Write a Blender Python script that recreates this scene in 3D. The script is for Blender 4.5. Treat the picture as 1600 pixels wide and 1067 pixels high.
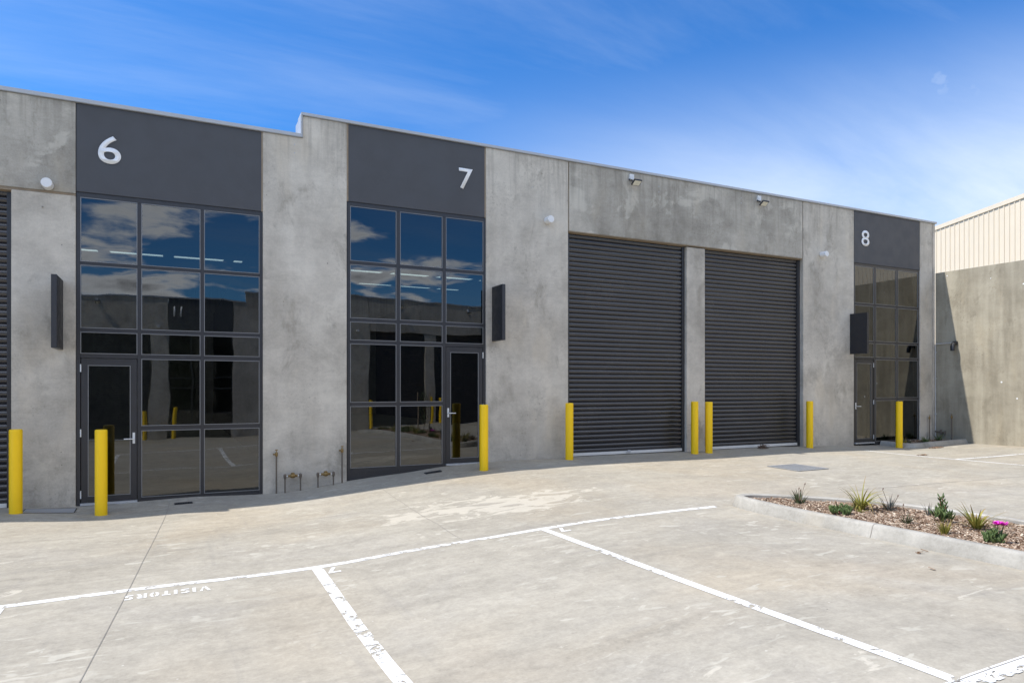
import bpy, bmesh, math, random
import numpy as np
from mathutils import Vector, Matrix, noise as mnoise

# ------------------------------------------------------------------ scene set-up
S = bpy.context.scene
for o in list(bpy.data.objects):
    bpy.data.objects.remove(o)
C = S.collection
D2R = math.radians

CAM = (0.0, -11.5, 1.63)
cam = bpy.data.cameras.new('camera')
cam.sensor_width = 36.0
cam.lens = 1073.0 / 1600.0 * 36.0
cam.shift_x = 0.0
cam.shift_y = (607.7 - 533.5) / 1600.0
cam.clip_start = 0.05
cam.clip_end = 3000
camo = bpy.data.objects.new('camera', cam)
C.objects.link(camo)
camo.location = CAM
camo.rotation_euler = (D2R(90), 0, D2R(63.6617 - 90))
S.camera = camo

TO_SUN = Vector((-0.65, 0.166, 1.0)).normalized()
ELEV = math.asin(TO_SUN.z)
AZ = math.atan2(TO_SUN.x, TO_SUN.y)

world = bpy.data.worlds.new('World')
S.world = world
world.use_nodes = True


def build_world():
    nt = world.node_tree
    N, L = nt.nodes, nt.links
    for n in list(N):
        N.remove(n)
    out = N.new('ShaderNodeOutputWorld')
    bg = N.new('ShaderNodeBackground')
    bg.inputs['Strength'].default_value = 0.15
    L.new(bg.outputs[0], out.inputs[0])
    sky = N.new('ShaderNodeTexSky')
    sky.sky_type = 'NISHITA'
    sky.sun_disc = False
    sky.sun_elevation = ELEV
    sky.sun_rotation = AZ
    sky.air_density = 1.0
    sky.dust_density = 0.6
    sky.ozone_density = 2.2
    hs = N.new('ShaderNodeHueSaturation')
    hs.inputs['Saturation'].default_value = 1.05
    hs.inputs['Value'].default_value = 1.0
    gain = N.new('ShaderNodeMix')
    gain.data_type = 'RGBA'
    gain.blend_type = 'MULTIPLY'
    gain.inputs['Factor'].default_value = 1.0
    gain.inputs['B'].default_value = (0.37, 0.69, 1.06, 1)
    L.new(sky.outputs[0], gain.inputs['A'])
    L.new(gain.outputs['Result'], hs.inputs['Color'])
    tc = N.new('ShaderNodeTexCoord')
    sep = N.new('ShaderNodeSeparateXYZ')
    L.new(tc.outputs['Generated'], sep.inputs[0])

    def M(op, a, b=None, clamp=False):
        m = N.new('ShaderNodeMath')
        m.operation = op
        m.use_clamp = clamp
        for i, v in enumerate((a, b)):
            if v is None:
                continue
            if hasattr(v, 'links'):
                L.new(v, m.inputs[i])
            else:
                m.inputs[i].default_value = v
        return m.outputs[0]

    def ramp(f, a, b):
        mr = N.new('ShaderNodeMapRange')
        mr.interpolation_type = 'SMOOTHSTEP'
        L.new(f, mr.inputs['Value'])
        mr.inputs['From Min'].default_value = a
        mr.inputs['From Max'].default_value = b
        return mr.outputs[0]
    z = M('MAXIMUM', sep.outputs[2], 0.02)
    # cloud layer coordinates: the view direction projected on a flat layer overhead
    zz = M('ADD', z, 0.12)
    u = M('DIVIDE', sep.outputs[0], zz)
    v = M('DIVIDE', sep.outputs[1], zz)
    comb = N.new('ShaderNodeCombineXYZ')
    L.new(u, comb.inputs[0])
    L.new(v, comb.inputs[1])
    # high thin cirrus
    mp = N.new('ShaderNodeMapping')
    mp.inputs['Rotation'].default_value = (0, 0, D2R(-18))
    mp.inputs['Scale'].default_value = (0.32, 1.25, 1)
    mp.inputs['Location'].default_value = (0.55, 0.35, 0)
    L.new(comb.outputs[0], mp.inputs[0])
    n1 = N.new('ShaderNodeTexNoise')
    n1.inputs['Scale'].default_value = 1.25
    n1.inputs['Detail'].default_value = 11
    n1.inputs['Roughness'].default_value = 0.62
    n1.inputs['Distortion'].default_value = 0.5
    L.new(mp.outputs[0], n1.inputs['Vector'])
    cirrus = M('MULTIPLY', ramp(n1.outputs['Fac'], 0.44, 0.80), 0.20)
    # thicker haze low towards the right-hand side (+x +y)
    side = M('ADD', M('MULTIPLY', sep.outputs[0], 0.92), M('MULTIPLY', sep.outputs[1], 0.25))
    lowr = M('MULTIPLY', ramp(side, 0.38, 0.84), M('SUBTRACT', 1.0, ramp(z, 0.15, 0.46)))
    hz = M('MULTIPLY', lowr, M('ADD', 0.10, M('MULTIPLY', n1.outputs['Fac'], 1.5)), True)
    thin = M('MAXIMUM', cirrus, hz, True)
    # two small white puffs, high on the right
    for (px, py, pz, rad) in ((1.003, 0.619, 0.443, 0.99988), (1.0425, 0.600, 0.4266, 0.99992)):
        d = Vector((px, py, pz)).normalized()
        vm = N.new('ShaderNodeVectorMath')
        vm.operation = 'DOT_PRODUCT'
        nv = N.new('ShaderNodeVectorMath')
        nv.operation = 'NORMALIZE'
        L.new(tc.outputs['Generated'], nv.inputs[0])
        L.new(nv.outputs[0], vm.inputs[0])
        vm.inputs[1].default_value = d
        n3 = N.new('ShaderNodeTexNoise')
        n3.inputs['Scale'].default_value = 70
        n3.inputs['Detail'].default_value = 6
        L.new(nv.outputs[0], n3.inputs['Vector'])
        body = M('ADD', ramp(vm.outputs['Value'], rad - 0.0002, 1.0), M('MULTIPLY', M('SUBTRACT', n3.outputs['Fac'], 0.5), 2.6))
        puff = M('MULTIPLY', M('MULTIPLY', ramp(body, 0.25, 1.3), ramp(vm.outputs['Value'], rad - 0.00025, 1.0)), 0.32)
        thin = M('MAXIMUM', thin, puff, True)
    # cumulus in the half of the sky behind the camera
    mp2 = N.new('ShaderNodeMapping')
    mp2.inputs['Scale'].default_value = (1.5, 1.5, 1)
    mp2.inputs['Location'].default_value = (5.1, 2.7, 0)
    L.new(comb.outputs[0], mp2.inputs[0])
    n2 = N.new('ShaderNodeTexNoise')
    n2.inputs['Scale'].default_value = 1.15
    n2.inputs['Detail'].default_value = 12
    n2.inputs['Roughness'].default_value = 0.55
    L.new(mp2.outputs[0], n2.inputs['Vector'])
    back = ramp(M('MULTIPLY', sep.outputs[1], -1.0), 0.0, 0.25)
    cum = M('MULTIPLY', ramp(n2.outputs['Fac'], 0.50, 0.60), back, True)
    # the bank is unseen bright cover, added high behind to light the facade
    fill_cloud = M('MULTIPLY', ramp(z, 0.42, 0.62), ramp(M('MULTIPLY', sep.outputs[1], -1.0), 0.0, 0.3))
    fill_cloud = M('MULTIPLY', fill_cloud, M('MULTIPLY', ramp(n2.outputs['Fac'], 0.30, 0.45), 0.55))
    cum = M('MAXIMUM', cum, fill_cloud, True)
    shade = ramp(n2.outputs['Fac'], 0.56, 0.76)
    ccol = N.new('ShaderNodeMix')
    ccol.data_type = 'RGBA'
    L.new(shade, ccol.inputs['Factor'])
    ccol.inputs['A'].default_value = (8.8, 9.2, 9.9, 1)
    ccol.inputs['B'].default_value = (3.2, 3.3, 3.6, 1)
    mx = N.new('ShaderNodeMix')
    mx.data_type = 'RGBA'
    L.new(thin, mx.inputs['Factor'])
    L.new(hs.outputs[0], mx.inputs['A'])
    mx.inputs['B'].default_value = (4.6, 5.2, 6.0, 1)
    mx2 = N.new('ShaderNodeMix')
    mx2.data_type = 'RGBA'
    L.new(cum, mx2.inputs['Factor'])
    L.new(mx.outputs['Result'], mx2.inputs['A'])
    L.new(ccol.outputs['Result'], mx2.inputs['B'])
    L.new(mx2.outputs['Result'], bg.inputs['Color'])


build_world()

sun = bpy.data.lights.new('sun', 'SUN')
sun.energy = 4.4
sun.angle = D2R(0.53)
sun.color = (1.0, 0.95, 0.88)
suno = bpy.data.objects.new('sun', sun)
C.objects.link(suno)
suno.rotation_euler = (-TO_SUN).to_track_quat('-Z', 'Y').to_euler()

S.view_settings.view_transform = 'Standard'
S.view_settings.look = 'None'
S.view_settings.gamma = 1
S.view_settings.exposure = 0.36
S.render.engine = 'CYCLES'
S.cycles.max_bounces = 8
S.cycles.diffuse_bounces = 4
S.cycles.glossy_bounces = 4
S.cycles.transparent_max_bounces = 12
S.cycles.caustics_reflective = False


# ------------------------------------------------------------------ materials
class NT:
    def __init__(s, name):
        s.m = bpy.data.materials.new(name)
        s.m.use_nodes = True
        s.N, s.L = s.m.node_tree.nodes, s.m.node_tree.links
        s.N.clear()
        s.out = s.N.new('ShaderNodeOutputMaterial')
        s.tc = s.N.new('ShaderNodeTexCoord')

    def put(s, sock, v):
        if hasattr(v, 'links'):
            s.L.new(v, sock)
        else:
            if isinstance(v, (tuple, list)) and len(v) == 3 and sock.type == 'RGBA':
                v = (*v, 1)
            sock.default_value = v

    def math(s, op, a, b=0.0, c=None, clamp=False):
        m = s.N.new('ShaderNodeMath')
        m.operation = op
        m.use_clamp = clamp
        s.put(m.inputs[0], a)
        s.put(m.inputs[1], b)
        if c is not None:
            s.put(m.inputs[2], c)
        return m.outputs[0]

    def coords(s, scale=(1, 1, 1), rot=(0, 0, 0), loc=(0, 0, 0), rnd=False):
        v = s.tc.outputs['Object']
        if rnd:
            oi = s.N.new('ShaderNodeObjectInfo')
            vm = s.N.new('ShaderNodeVectorMath')
            vm.operation = 'ADD'
            k = s.math('MULTIPLY', oi.outputs['Random'], 37.0)
            s.L.new(v, vm.inputs[0])
            s.L.new(k, vm.inputs[1])
            v = vm.outputs[0]
        mp = s.N.new('ShaderNodeMapping')
        mp.inputs['Scale'].default_value = scale
        mp.inputs['Rotation'].default_value = rot
        mp.inputs['Location'].default_value = loc
        s.L.new(v, mp.inputs[0])
        return mp.outputs[0]

    def noise(s, vec, scale, detail=4, rough=0.55, dist=0.0):
        n = s.N.new('ShaderNodeTexNoise')
        s.L.new(vec, n.inputs['Vector'])
        n.inputs['Scale'].default_value = scale
        n.inputs['Detail'].default_value = detail
        n.inputs['Roughness'].default_value = rough
        n.inputs['Distortion'].default_value = dist
        return n.outputs['Fac']

    def vor(s, vec, scale, feature='F1', rnd=1.0):
        n = s.N.new('ShaderNodeTexVoronoi')
        n.feature = feature
        s.L.new(vec, n.inputs['Vector'])
        n.inputs['Scale'].default_value = scale
        n.inputs['Randomness'].default_value = rnd
        return n

    def rng(s, f, a, b, c=0.0, d=1.0, smooth=True):
        mr = s.N.new('ShaderNodeMapRange')
        if smooth:
            mr.interpolation_type = 'SMOOTHSTEP'
        s.put(mr.inputs['Value'], f)
        for k, v in (('From Min', a), ('From Max', b), ('To Min', c), ('To Max', d)):
            mr.inputs[k].default_value = v
        return mr.outputs[0]

    def mix(s, f, a, b, mode='MIX'):
        m = s.N.new('ShaderNodeMix')
        m.data_type = 'RGBA'
        m.blend_type = mode
        s.put(m.inputs['Factor'], f)
        s.put(m.inputs['A'], a)
        s.put(m.inputs['B'], b)
        return m.outputs['Result']

    def bump(s, h, strength=0.3, dist=0.01):
        b = s.N.new('ShaderNodeBump')
        b.inputs['Strength'].default_value = strength
        b.inputs['Distance'].default_value = dist
        s.L.new(h, b.inputs['Height'])
        return b.outputs[0]

    def pr(s, col, rough=0.6, metal=0.0, normal=None, spec=0.5):
        p = s.N.new('ShaderNodeBsdfPrincipled')
        s.put(p.inputs['Base Color'], col)
        s.put(p.inputs['Roughness'], rough)
        s.put(p.inputs['Metallic'], metal)
        p.inputs['Specular IOR Level'].default_value = spec
        if normal is not None:
            s.L.new(normal, p.inputs['Normal'])
        return p

    def fin(s, sh):
        s.L.new(sh.outputs[0] if hasattr(sh, 'outputs') else sh, s.out.inputs[0])
        return s.m


def simple(name, col, rough=0.5, metal=0.0, var=0.12, scale=6.0, bump=0.0, spec=0.5):
    t = NT(name)
    v = t.coords(rnd=True)
    n = t.noise(v, scale, 5)
    c = t.mix(1.0, col, t.mix(n, (1 - var,) * 3, (1 + var,) * 3), 'MULTIPLY')
    n2 = t.noise(v, scale * 3, 3)
    r = t.rng(n2, 0.3, 0.7, max(0.02, rough - 0.07), min(1, rough + 0.07))
    nm = t.bump(t.noise(v, scale * 14, 3), bump, 0.004) if bump else None
    return t.fin(t.pr(c, r, metal, nm, spec))


def concrete_wall(name, lo, hi, warm=(1, 1, 1), streak=0.5, bloom=0.30):
    t = NT(name)
    v = t.coords(rnd=True)
    big = t.noise(v, 0.55, 7, 0.6, 0.8)
    mid = t.noise(v, 2.4, 6, 0.62, 0.35)
    st = t.noise(t.coords((2.6, 2.6, 0.22), rnd=True), 1.6, 5, 0.6)
    tro = t.noise(t.coords((1.0, 1.0, 3.2), rot=(0, D2R(24), 0), rnd=True), 3.2, 6, 0.7, 1.4)
    fine = t.noise(v, 46, 4, 0.75)
    f = t.math('MULTIPLY', big, 0.42)
    f = t.math('ADD', f, t.math('MULTIPLY', mid, 0.26))
    f = t.math('ADD', f, t.math('MULTIPLY', st, 0.26 * streak))
    f = t.math('ADD', f, t.math('MULTIPLY', tro, 0.14))
    f = t.math('ADD', f, t.math('MULTIPLY', fine, 0.16))
    mean = 0.5 * (0.42 + 0.26 + 0.26 * streak + 0.14 + 0.16)
    k = t.rng(f, mean - 0.12, mean + 0.12, 0, 1, False)
    col = t.mix(k, lo, hi)
    # pale laitance blooms and dark damp marks with their own outlines
    bl = t.noise(v, 1.1, 8, 0.66, 0.5)
    col = t.mix(t.rng(bl, 0.53, 0.53 + 0.13 * 0.30 / bloom, 0, bloom), col, (hi[0] * 1.12, hi[1] * 1.13, hi[2] * 1.12))
    dk = t.noise(t.coords((1.2, 1.2, 0.8), loc=(7, 3, 1), rnd=True), 1.5, 9, 0.74, 0.5)
    col = t.mix(t.rng(dk, 0.52, 0.68, 0, 0.6), col, (lo[0] * .78, lo[1] * .77, lo[2] * .75))
    sp = t.noise(v, 19, 8, 0.8)
    mask = t.rng(t.noise(v, 0.9, 3), 0.5, 0.62)
    col = t.mix(t.math('MULTIPLY', t.rng(sp, 0.54, 0.64, 0, 0.5), mask), col, (lo[0] * .62, lo[1] * .61, lo[2] * .6))
    # faint rusty / buff tint
    tn = t.noise(t.coords((1.4, 1.4, 0.5), loc=(3, 9, 4), rnd=True), 1.3, 4)
    col = t.mix(t.rng(tn, 0.52, 0.75, 0, 0.35), col, (hi[0] * 1.0, hi[1] * .93, hi[2] * .82))
    # run-down weather stains under the capping
    sx = t.N.new('ShaderNodeSeparateXYZ')
    t.L.new(t.tc.outputs['Object'], sx.inputs[0])
    run = t.noise(t.coords((7.0, 7.0, 0.35), rnd=True), 1.5, 5, 0.65)
    up = t.rng(sx.outputs[2], 4.7, 6.0)
    col = t.mix(t.math('MULTIPLY', t.rng(run, 0.46, 0.66, 0, 0.42), up), col, (lo[0] * .7, lo[1] * .7, lo[2] * .7))
    # bug holes
    vo = t.vor(v, 4.2)
    hole = t.rng(vo.outputs['Distance'], 0.028, 0.045, 1, 0)
    keep = t.rng(t.noise(v, 2.1, 2), 0.5, 0.56)
    hole = t.math('MULTIPLY', hole, keep)
    col = t.mix(t.math('MULTIPLY', hole, 0.6), col, (0.09, 0.088, 0.08))
    col = t.mix(1.0, col, warm, 'MULTIPLY')
    h = t.math('ADD', t.math('MULTIPLY', fine, 0.5), t.math('MULTIPLY', mid, 0.6))
    h = t.math('SUBTRACT', h, hole)
    return t.fin(t.pr(col, 0.82, 0, t.bump(h, 0.35, 0.006), 0.25))


def ground_material():
    t = NT('yard_concrete')
    v = t.coords()
    big = t.noise(t.coords((0.55, 1.1, 1)), 0.42, 6, 0.6, 1.0)
    mid = t.noise(t.coords((0.7, 1.7, 1), rot=(0, 0, D2R(9))), 1.5, 7, 0.66, 0.8)
    mot = t.noise(t.coords((1, 1.25, 1), loc=(3, 1, 0)), 4.6, 9, 0.72, 0.4)
    stk = t.noise(t.coords((0.30, 3.0, 1), rot=(0, 0, D2R(-13))), 2.1, 7, 0.7, 0.5)
    stk2 = t.noise(t.coords((3.2, 0.42, 1), rot=(0, 0, D2R(8))), 1.7, 6, 0.68, 0.5)
    fine = t.noise(v, 40, 5, 0.75)
    grit = t.noise(v, 15, 5, 0.75)
    f = t.math('MULTIPLY', big, 0.20)
    for n, w in ((mid, 0.20), (mot, 0.26), (stk, 0.10), (stk2, 0.05), (grit, 0.22), (fine, 0.20)):
        f = t.math('ADD', f, t.math('MULTIPLY', n, w))
    k = t.rng(f, 0.615 - 0.13, 0.615 + 0.13, 0, 1, False)
    col = t.mix(k, (0.245, 0.223, 0.182), (0.45, 0.412, 0.336))
    # warmer and cooler fields
    wm = t.noise(v, 0.33, 4, 0.5, 0.6)
    col = t.mix(t.rng(wm, 0.46, 0.68, 0, 0.6), col, t.mix(1.0, col, (1.06, 0.985, 0.89), 'MULTIPLY'))
    cl = t.noise(t.coords(loc=(4, 8, 0)), 0.6, 5, 0.6, 0.6)
    col = t.mix(t.rng(cl, 0.5, 0.66, 0, 0.5), col, t.mix(1.0, col, (1.0, 1.01, 1.05), 'MULTIPLY'))
    # pale dusty scuffs, small and sharply outlined
    for (rot, loc, sc_, lo_, fac) in ((-12, (2, 0, 0), 5.5, 0.60, 0.55), (20, (8, 3, 0), 3.1, 0.61, 0.45), (-30, (5, 9, 0), 11.0, 0.61, 0.28)):
        sc = t.noise(t.coords((0.8, 2.1, 1), rot=(0, 0, D2R(rot)), loc=loc), sc_, 3, 0.5, 0.5)
        where = t.rng(t.noise(t.coords(loc=loc), 0.7, 4, 0.6), 0.49, 0.63)
        col = t.mix(t.math('MULTIPLY', t.rng(sc, lo_, lo_ + 0.05, 0, fac), where), col, (0.53, 0.50, 0.42))
    # dried cement spill in front of the second unit
    sp = t.noise(t.coords((0.8, 1.5, 1), loc=(3, 3, 0)), 2.3, 9, 0.66, 1.1)
    gx = t.tc.outputs['Object']
    sx = t.N.new('ShaderNodeSeparateXYZ')
    t.L.new(gx, sx.inputs[0])
    dx = t.math('DIVIDE', t.math('SUBTRACT', sx.outputs[0], 3.9), 1.9)
    dy = t.math('DIVIDE', t.math('SUBTRACT', sx.outputs[1], -3.1), 0.85)
    dd = t.math('ADD', t.math('MULTIPLY', dx, dx), t.math('MULTIPLY', dy, dy))
    near = t.rng(dd, 0.1, 1.4, 0.13, -0.06)
    spm = t.rng(t.math('ADD', sp, near), 0.585, 0.63, 0, 0.6)
    col = t.mix(spm, col, (0.56, 0.515, 0.425))
    # tyre smears and grime
    ty = t.noise(t.coords((0.16, 2.2, 1), rot=(0, 0, D2R(6)), loc=(9, 2, 0)), 1.8, 5, 0.6, 0.3)
    col = t.mix(t.rng(ty, 0.56, 0.74, 0, 0.28), col, (0.19, 0.18, 0.165))
    ty2 = t.noise(t.coords((2.4, 0.2, 1), rot=(0, 0, D2R(-28)), loc=(5, 2, 0)), 1.6, 5, 0.6, 0.2)
    col = t.mix(t.rng(ty2, 0.60, 0.76, 0, 0.3), col, (0.20, 0.19, 0.175))
    # specks
    vo = t.vor(v, 3.0)
    dot = t.rng(vo.outputs['Distance'], 0.018, 0.03, 1, 0)
    col = t.mix(t.math('MULTIPLY', dot, 0.7), col, (0.07, 0.06, 0.05))
    vo2 = t.vor(t.coords(loc=(3.3, 1.2, 0)), 5.0)
    dot2 = t.rng(vo2.outputs['Distance'], 0.03, 0.05, 1, 0)
    col = t.mix(t.math('MULTIPLY', dot2, 0.6), col, (0.6, 0.57, 0.5))
    h = t.math('ADD', t.math('MULTIPLY', fine, 0.6), t.math('MULTIPLY', stk, 0.3))
    return t.fin(t.pr(col, 0.78, 0, t.bump(h, 0.3, 0.004), 0.25))


def paint_material(name='line_paint', wear=1.1):
    t = NT(name)
    v = t.coords()
    n = t.noise(t.coords((1.0, 1.0, 1), loc=(2.2, 0, 0)), 9, 8, 0.72, 0.6)
    where = t.noise(v, 1.3, 3)
    th = t.math('ADD', n, t.math('MULTIPLY', where, 0.30))
    chip = t.rng(th, 0.775 - wear * 0.05, 0.79 - wear * 0.05)
    thin = t.rng(t.noise(v, 22, 6, 0.8), 0.62, 0.75, 0, 0.35)
    chip = t.math('MAXIMUM', chip, thin)
    c = t.mix(t.noise(v, 5, 5), (0.64, 0.635, 0.61), (0.80, 0.795, 0.775))
    p = t.pr(c, 0.6, 0, None, 0.3)
    tr = t.N.new('ShaderNodeBsdfTransparent')
    ms = t.N.new('ShaderNodeMixShader')
    t.L.new(chip, ms.inputs[0])
    t.L.new(p.outputs[0], ms.inputs[1])
    t.L.new(tr.outputs[0], ms.inputs[2])
    return t.fin(ms)


def glass_material():
    t = NT('tinted_glass')
    v = t.coords(rnd=True)
    h = t.noise(v, 0.9, 1, 0.4, 0.3)
    h2 = t.noise(v, 2.7, 1, 0.4)
    hh = t.math('ADD', h, t.math('MULTIPLY', h2, 0.12))
    nm = t.bump(hh, 1.0, 0.0029)
    gl = t.N.new('ShaderNodeBsdfGlossy')
    gl.inputs['Roughness'].default_value = 0.0
    gl.inputs['Color'].default_value = (0.98, 1.0, 1.0, 1)
    t.L.new(nm, gl.inputs['Normal'])
    tr = t.N.new('ShaderNodeBsdfTransparent')
    tr.inputs['Color'].default_value = (0.24, 0.26, 0.255, 1)
    fr = t.N.new('ShaderNodeFresnel')
    fr.inputs['IOR'].default_value = 1.95
    ms = t.N.new('ShaderNodeMixShader')
    t.L.new(fr.outputs[0], ms.inputs[0])
    t.L.new(tr.outputs[0], ms.inputs[1])
    t.L.new(gl.outputs[0], ms.inputs[2])
    return t.fin(ms)


def slat_material():
    t = NT('roller_door_steel')
    v = t.coords((0.15, 1, 1), rnd=True)
    n = t.noise(v, 9, 4)
    c = t.mix(n, (0.017, 0.017, 0.020), (0.026, 0.025, 0.028))
    du = t.noise(t.coords(rnd=True), 1.3, 6, 0.6)
    c = t.mix(t.rng(du, 0.45, 0.8, 0, 0.18), c, (0.13, 0.12, 0.105))
    return t.fin(t.pr(c, 0.24, 0, None, 0.9))


def mulch_material():
    t = NT('wood_mulch')
    v = t.coords()
    vo = t.vor(t.coords((1, 2.2, 1)), 34)
    ramp = t.N.new('ShaderNodeValToRGB')
    cr = ramp.color_ramp
    cr.elements[0].color = (0.07, 0.035, 0.018, 1)
    cr.elements[1].color = (0.42, 0.33, 0.24, 1)
    e = cr.elements.new(0.45)
    e.color = (0.20, 0.115, 0.065, 1)
    sx = t.N.new('ShaderNodeSeparateColor')
    t.L.new(vo.outputs['Color'], sx.inputs[0])
    t.L.new(sx.outputs[0], ramp.inputs[0])
    return t.fin(t.pr(ramp.outputs[0], 0.9, 0, t.bump(vo.outputs['Distance'], 1, 0.02), 0.1))


def chip_material():
    t = NT('bark_chip')
    a = t.N.new('ShaderNodeAttribute')
    a.attribute_name = 'tone'
    ramp = t.N.new('ShaderNodeValToRGB')
    cr = ramp.color_ramp
    cr.elements[0].color = (0.12, 0.070, 0.045, 1)
    cr.elements[1].color = (0.68, 0.58, 0.45, 1)
    for p, c in ((0.4, (0.27, 0.18, 0.12, 1)), (0.75, (0.46, 0.36, 0.27, 1))):
        e = cr.elements.new(p)
        e.color = c
    t.L.new(a.outputs['Fac'], ramp.inputs[0])
    return t.fin(t.pr(ramp.outputs[0], 0.85, 0, None, 0.15))


def leaf_material(name, a, b, tip=None):
    t = NT(name)
    at = t.N.new('ShaderNodeAttribute')
    at.attribute_name = 'tone'
    c = t.mix(at.outputs['Fac'], a, b)
    if tip:
        at2 = t.N.new('ShaderNodeAttribute')
        at2.attribute_name = 'tip'
        c = t.mix(t.rng(at2.outputs['Fac'], 0.55, 1.0, 0, 0.8), c, tip)
    p = t.pr(c, 0.5, 0, None, 0.35)
    tl = t.N.new('ShaderNodeBsdfTranslucent')
    t.put(tl.inputs['Color'], c)
    ms = t.N.new('ShaderNodeMixShader')
    ms.inputs[0].default_value = 0.2
    t.L.new(p.outputs[0], ms.inputs[1])
    t.L.new(tl.outputs[0], ms.inputs[2])
    return t.fin(ms)


MAT = {}
MAT['wall'] = concrete_wall('precast_concrete', (0.37, 0.335, 0.280), (0.675, 0.622, 0.53))
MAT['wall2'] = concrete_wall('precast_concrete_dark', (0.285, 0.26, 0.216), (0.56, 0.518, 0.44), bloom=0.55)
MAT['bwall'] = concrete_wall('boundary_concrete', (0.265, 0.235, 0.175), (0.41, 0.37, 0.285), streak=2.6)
MAT['ground'] = ground_material()
MAT['kerb'] = concrete_wall('kerb_concrete', (0.235, 0.22, 0.19), (0.49, 0.465, 0.41), streak=0.3)
MAT['paint'] = paint_material()
MAT['paint_worn'] = paint_material('line_paint_worn', 1.6)
MAT['paint_clean'] = simple('stencil_paint', (0.78, 0.775, 0.75), 0.6, 0, 0.10, 14)
MAT['panel'] = simple('charcoal_paint', (0.069, 0.070, 0.075), 0.62, 0, 0.10, 1.2, 0.25)
MAT['frame'] = simple('charcoal_aluminium', (0.037, 0.036, 0.038), 0.38, 0.0, 0.08, 4)
MAT['bead_glint'] = simple('glazing_bead_glint', (0.21, 0.21, 0.21), 0.35, 0.2, 0.08, 4)  # paler than the frame: light caught along the edges, put into the colour
MAT['glass'] = glass_material()
MAT['slat'] = slat_material()
MAT['alu'] = simple('bare_aluminium', (0.75, 0.75, 0.73), 0.40, 0.2, 0.1, 8)
MAT['cap'] = simple('pale_flashing', (0.46, 0.47, 0.48), 0.42, 0.15, 0.08, 3)
MAT['yellow'] = simple('yellow_powder_coat', (1.0, 0.63, 0.002), 0.5, 0, 0.06, 3, 0.08)
MAT['white'] = simple('white_plastic', (0.78, 0.78, 0.77), 0.4, 0, 0.04, 4)
MAT['black'] = simple('black_plastic', (0.02, 0.02, 0.022), 0.45, 0, 0.1, 5)
MAT['sign'] = simple('charcoal_sign_panel', (0.018, 0.018, 0.021), 0.5, 0, 0.08, 3)
MAT['number'] = simple('white_lettering', (0.88, 0.88, 0.87), 0.5, 0, 0.03, 4)
MAT['brass'] = simple('brass_fitting', (0.26, 0.17, 0.06), 0.42, 0.5, 0.2, 20)
MAT['copper'] = simple('weathered_pipe', (0.17, 0.14, 0.11), 0.55, 0.4, 0.3, 20)
MAT['steel'] = simple('galvanised_steel', (0.55, 0.56, 0.57), 0.42, 0.35, 0.15, 12)
MAT['grate'] = simple('grate_steel', (0.40, 0.41, 0.42), 0.5, 0.5, 0.2, 12)
MAT['infill'] = simple('cover_concrete', (0.33, 0.33, 0.325), 0.8, 0, 0.15, 5)
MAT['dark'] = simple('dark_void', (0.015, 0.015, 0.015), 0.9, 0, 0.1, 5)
MAT['joint'] = simple('joint_sealant', (0.25, 0.23, 0.20), 0.9, 0, 0.25, 9)
MAT['sealant'] = simple('buff_sealant', (0.30, 0.235, 0.165), 0.85, 0, 0.3, 9)
MAT['cream'] = simple('cream_sheet_steel', (0.72, 0.62, 0.47), 0.5, 0, 0.05, 1.5)
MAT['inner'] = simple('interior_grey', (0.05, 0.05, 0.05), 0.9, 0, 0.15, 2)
MAT['mulch'] = mulch_material()
MAT['chip'] = chip_material()
MAT['lens'] = simple('lamp_lens', (0.75, 0.72, 0.60), 0.25, 0, 0.03, 6)
MAT['timber'] = simple('timber_stake', (0.34, 0.26, 0.18), 0.8, 0, 0.2, 14)
MAT['twig'] = simple('dry_twig', (0.15, 0.10, 0.07), 0.85, 0, 0.3, 30)
MAT['magenta'] = simple('magenta_petal', (0.72, 0.02, 0.50), 0.5, 0, 0.1, 20)
MAT['flower_core'] = simple('yellow_stamens', (0.75, 0.60, 0.2), 0.6, 0, 0.1, 20)
MAT['l_dark'] = leaf_material('leaf_dark', (0.055, 0.075, 0.035), (0.13, 0.15, 0.07), (0.12, 0.085, 0.06))
MAT['l_green'] = leaf_material('leaf_green', (0.065, 0.115, 0.035), (0.17, 0.225, 0.08))
MAT['l_yellow'] = leaf_material('leaf_yellow_green', (0.16, 0.17, 0.03), (0.38, 0.34, 0.07), (0.30, 0.16, 0.07))
MAT['l_grey'] = leaf_material('leaf_grey', (0.075, 0.085, 0.075), (0.15, 0.155, 0.13), (0.14, 0.09, 0.07))
MAT['l_red'] = leaf_material('stem_red', (0.20, 0.05, 0.05), (0.28, 0.09, 0.07))


def skylight_material():
    t = NT('translucent_roof_sheet')
    tl = t.N.new('ShaderNodeBsdfTranslucent')
    tl.inputs['Color'].default_value = (0.62, 0.72, 0.64, 1)
    return t.fin(tl)


MAT['skylight'] = skylight_material()


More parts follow.
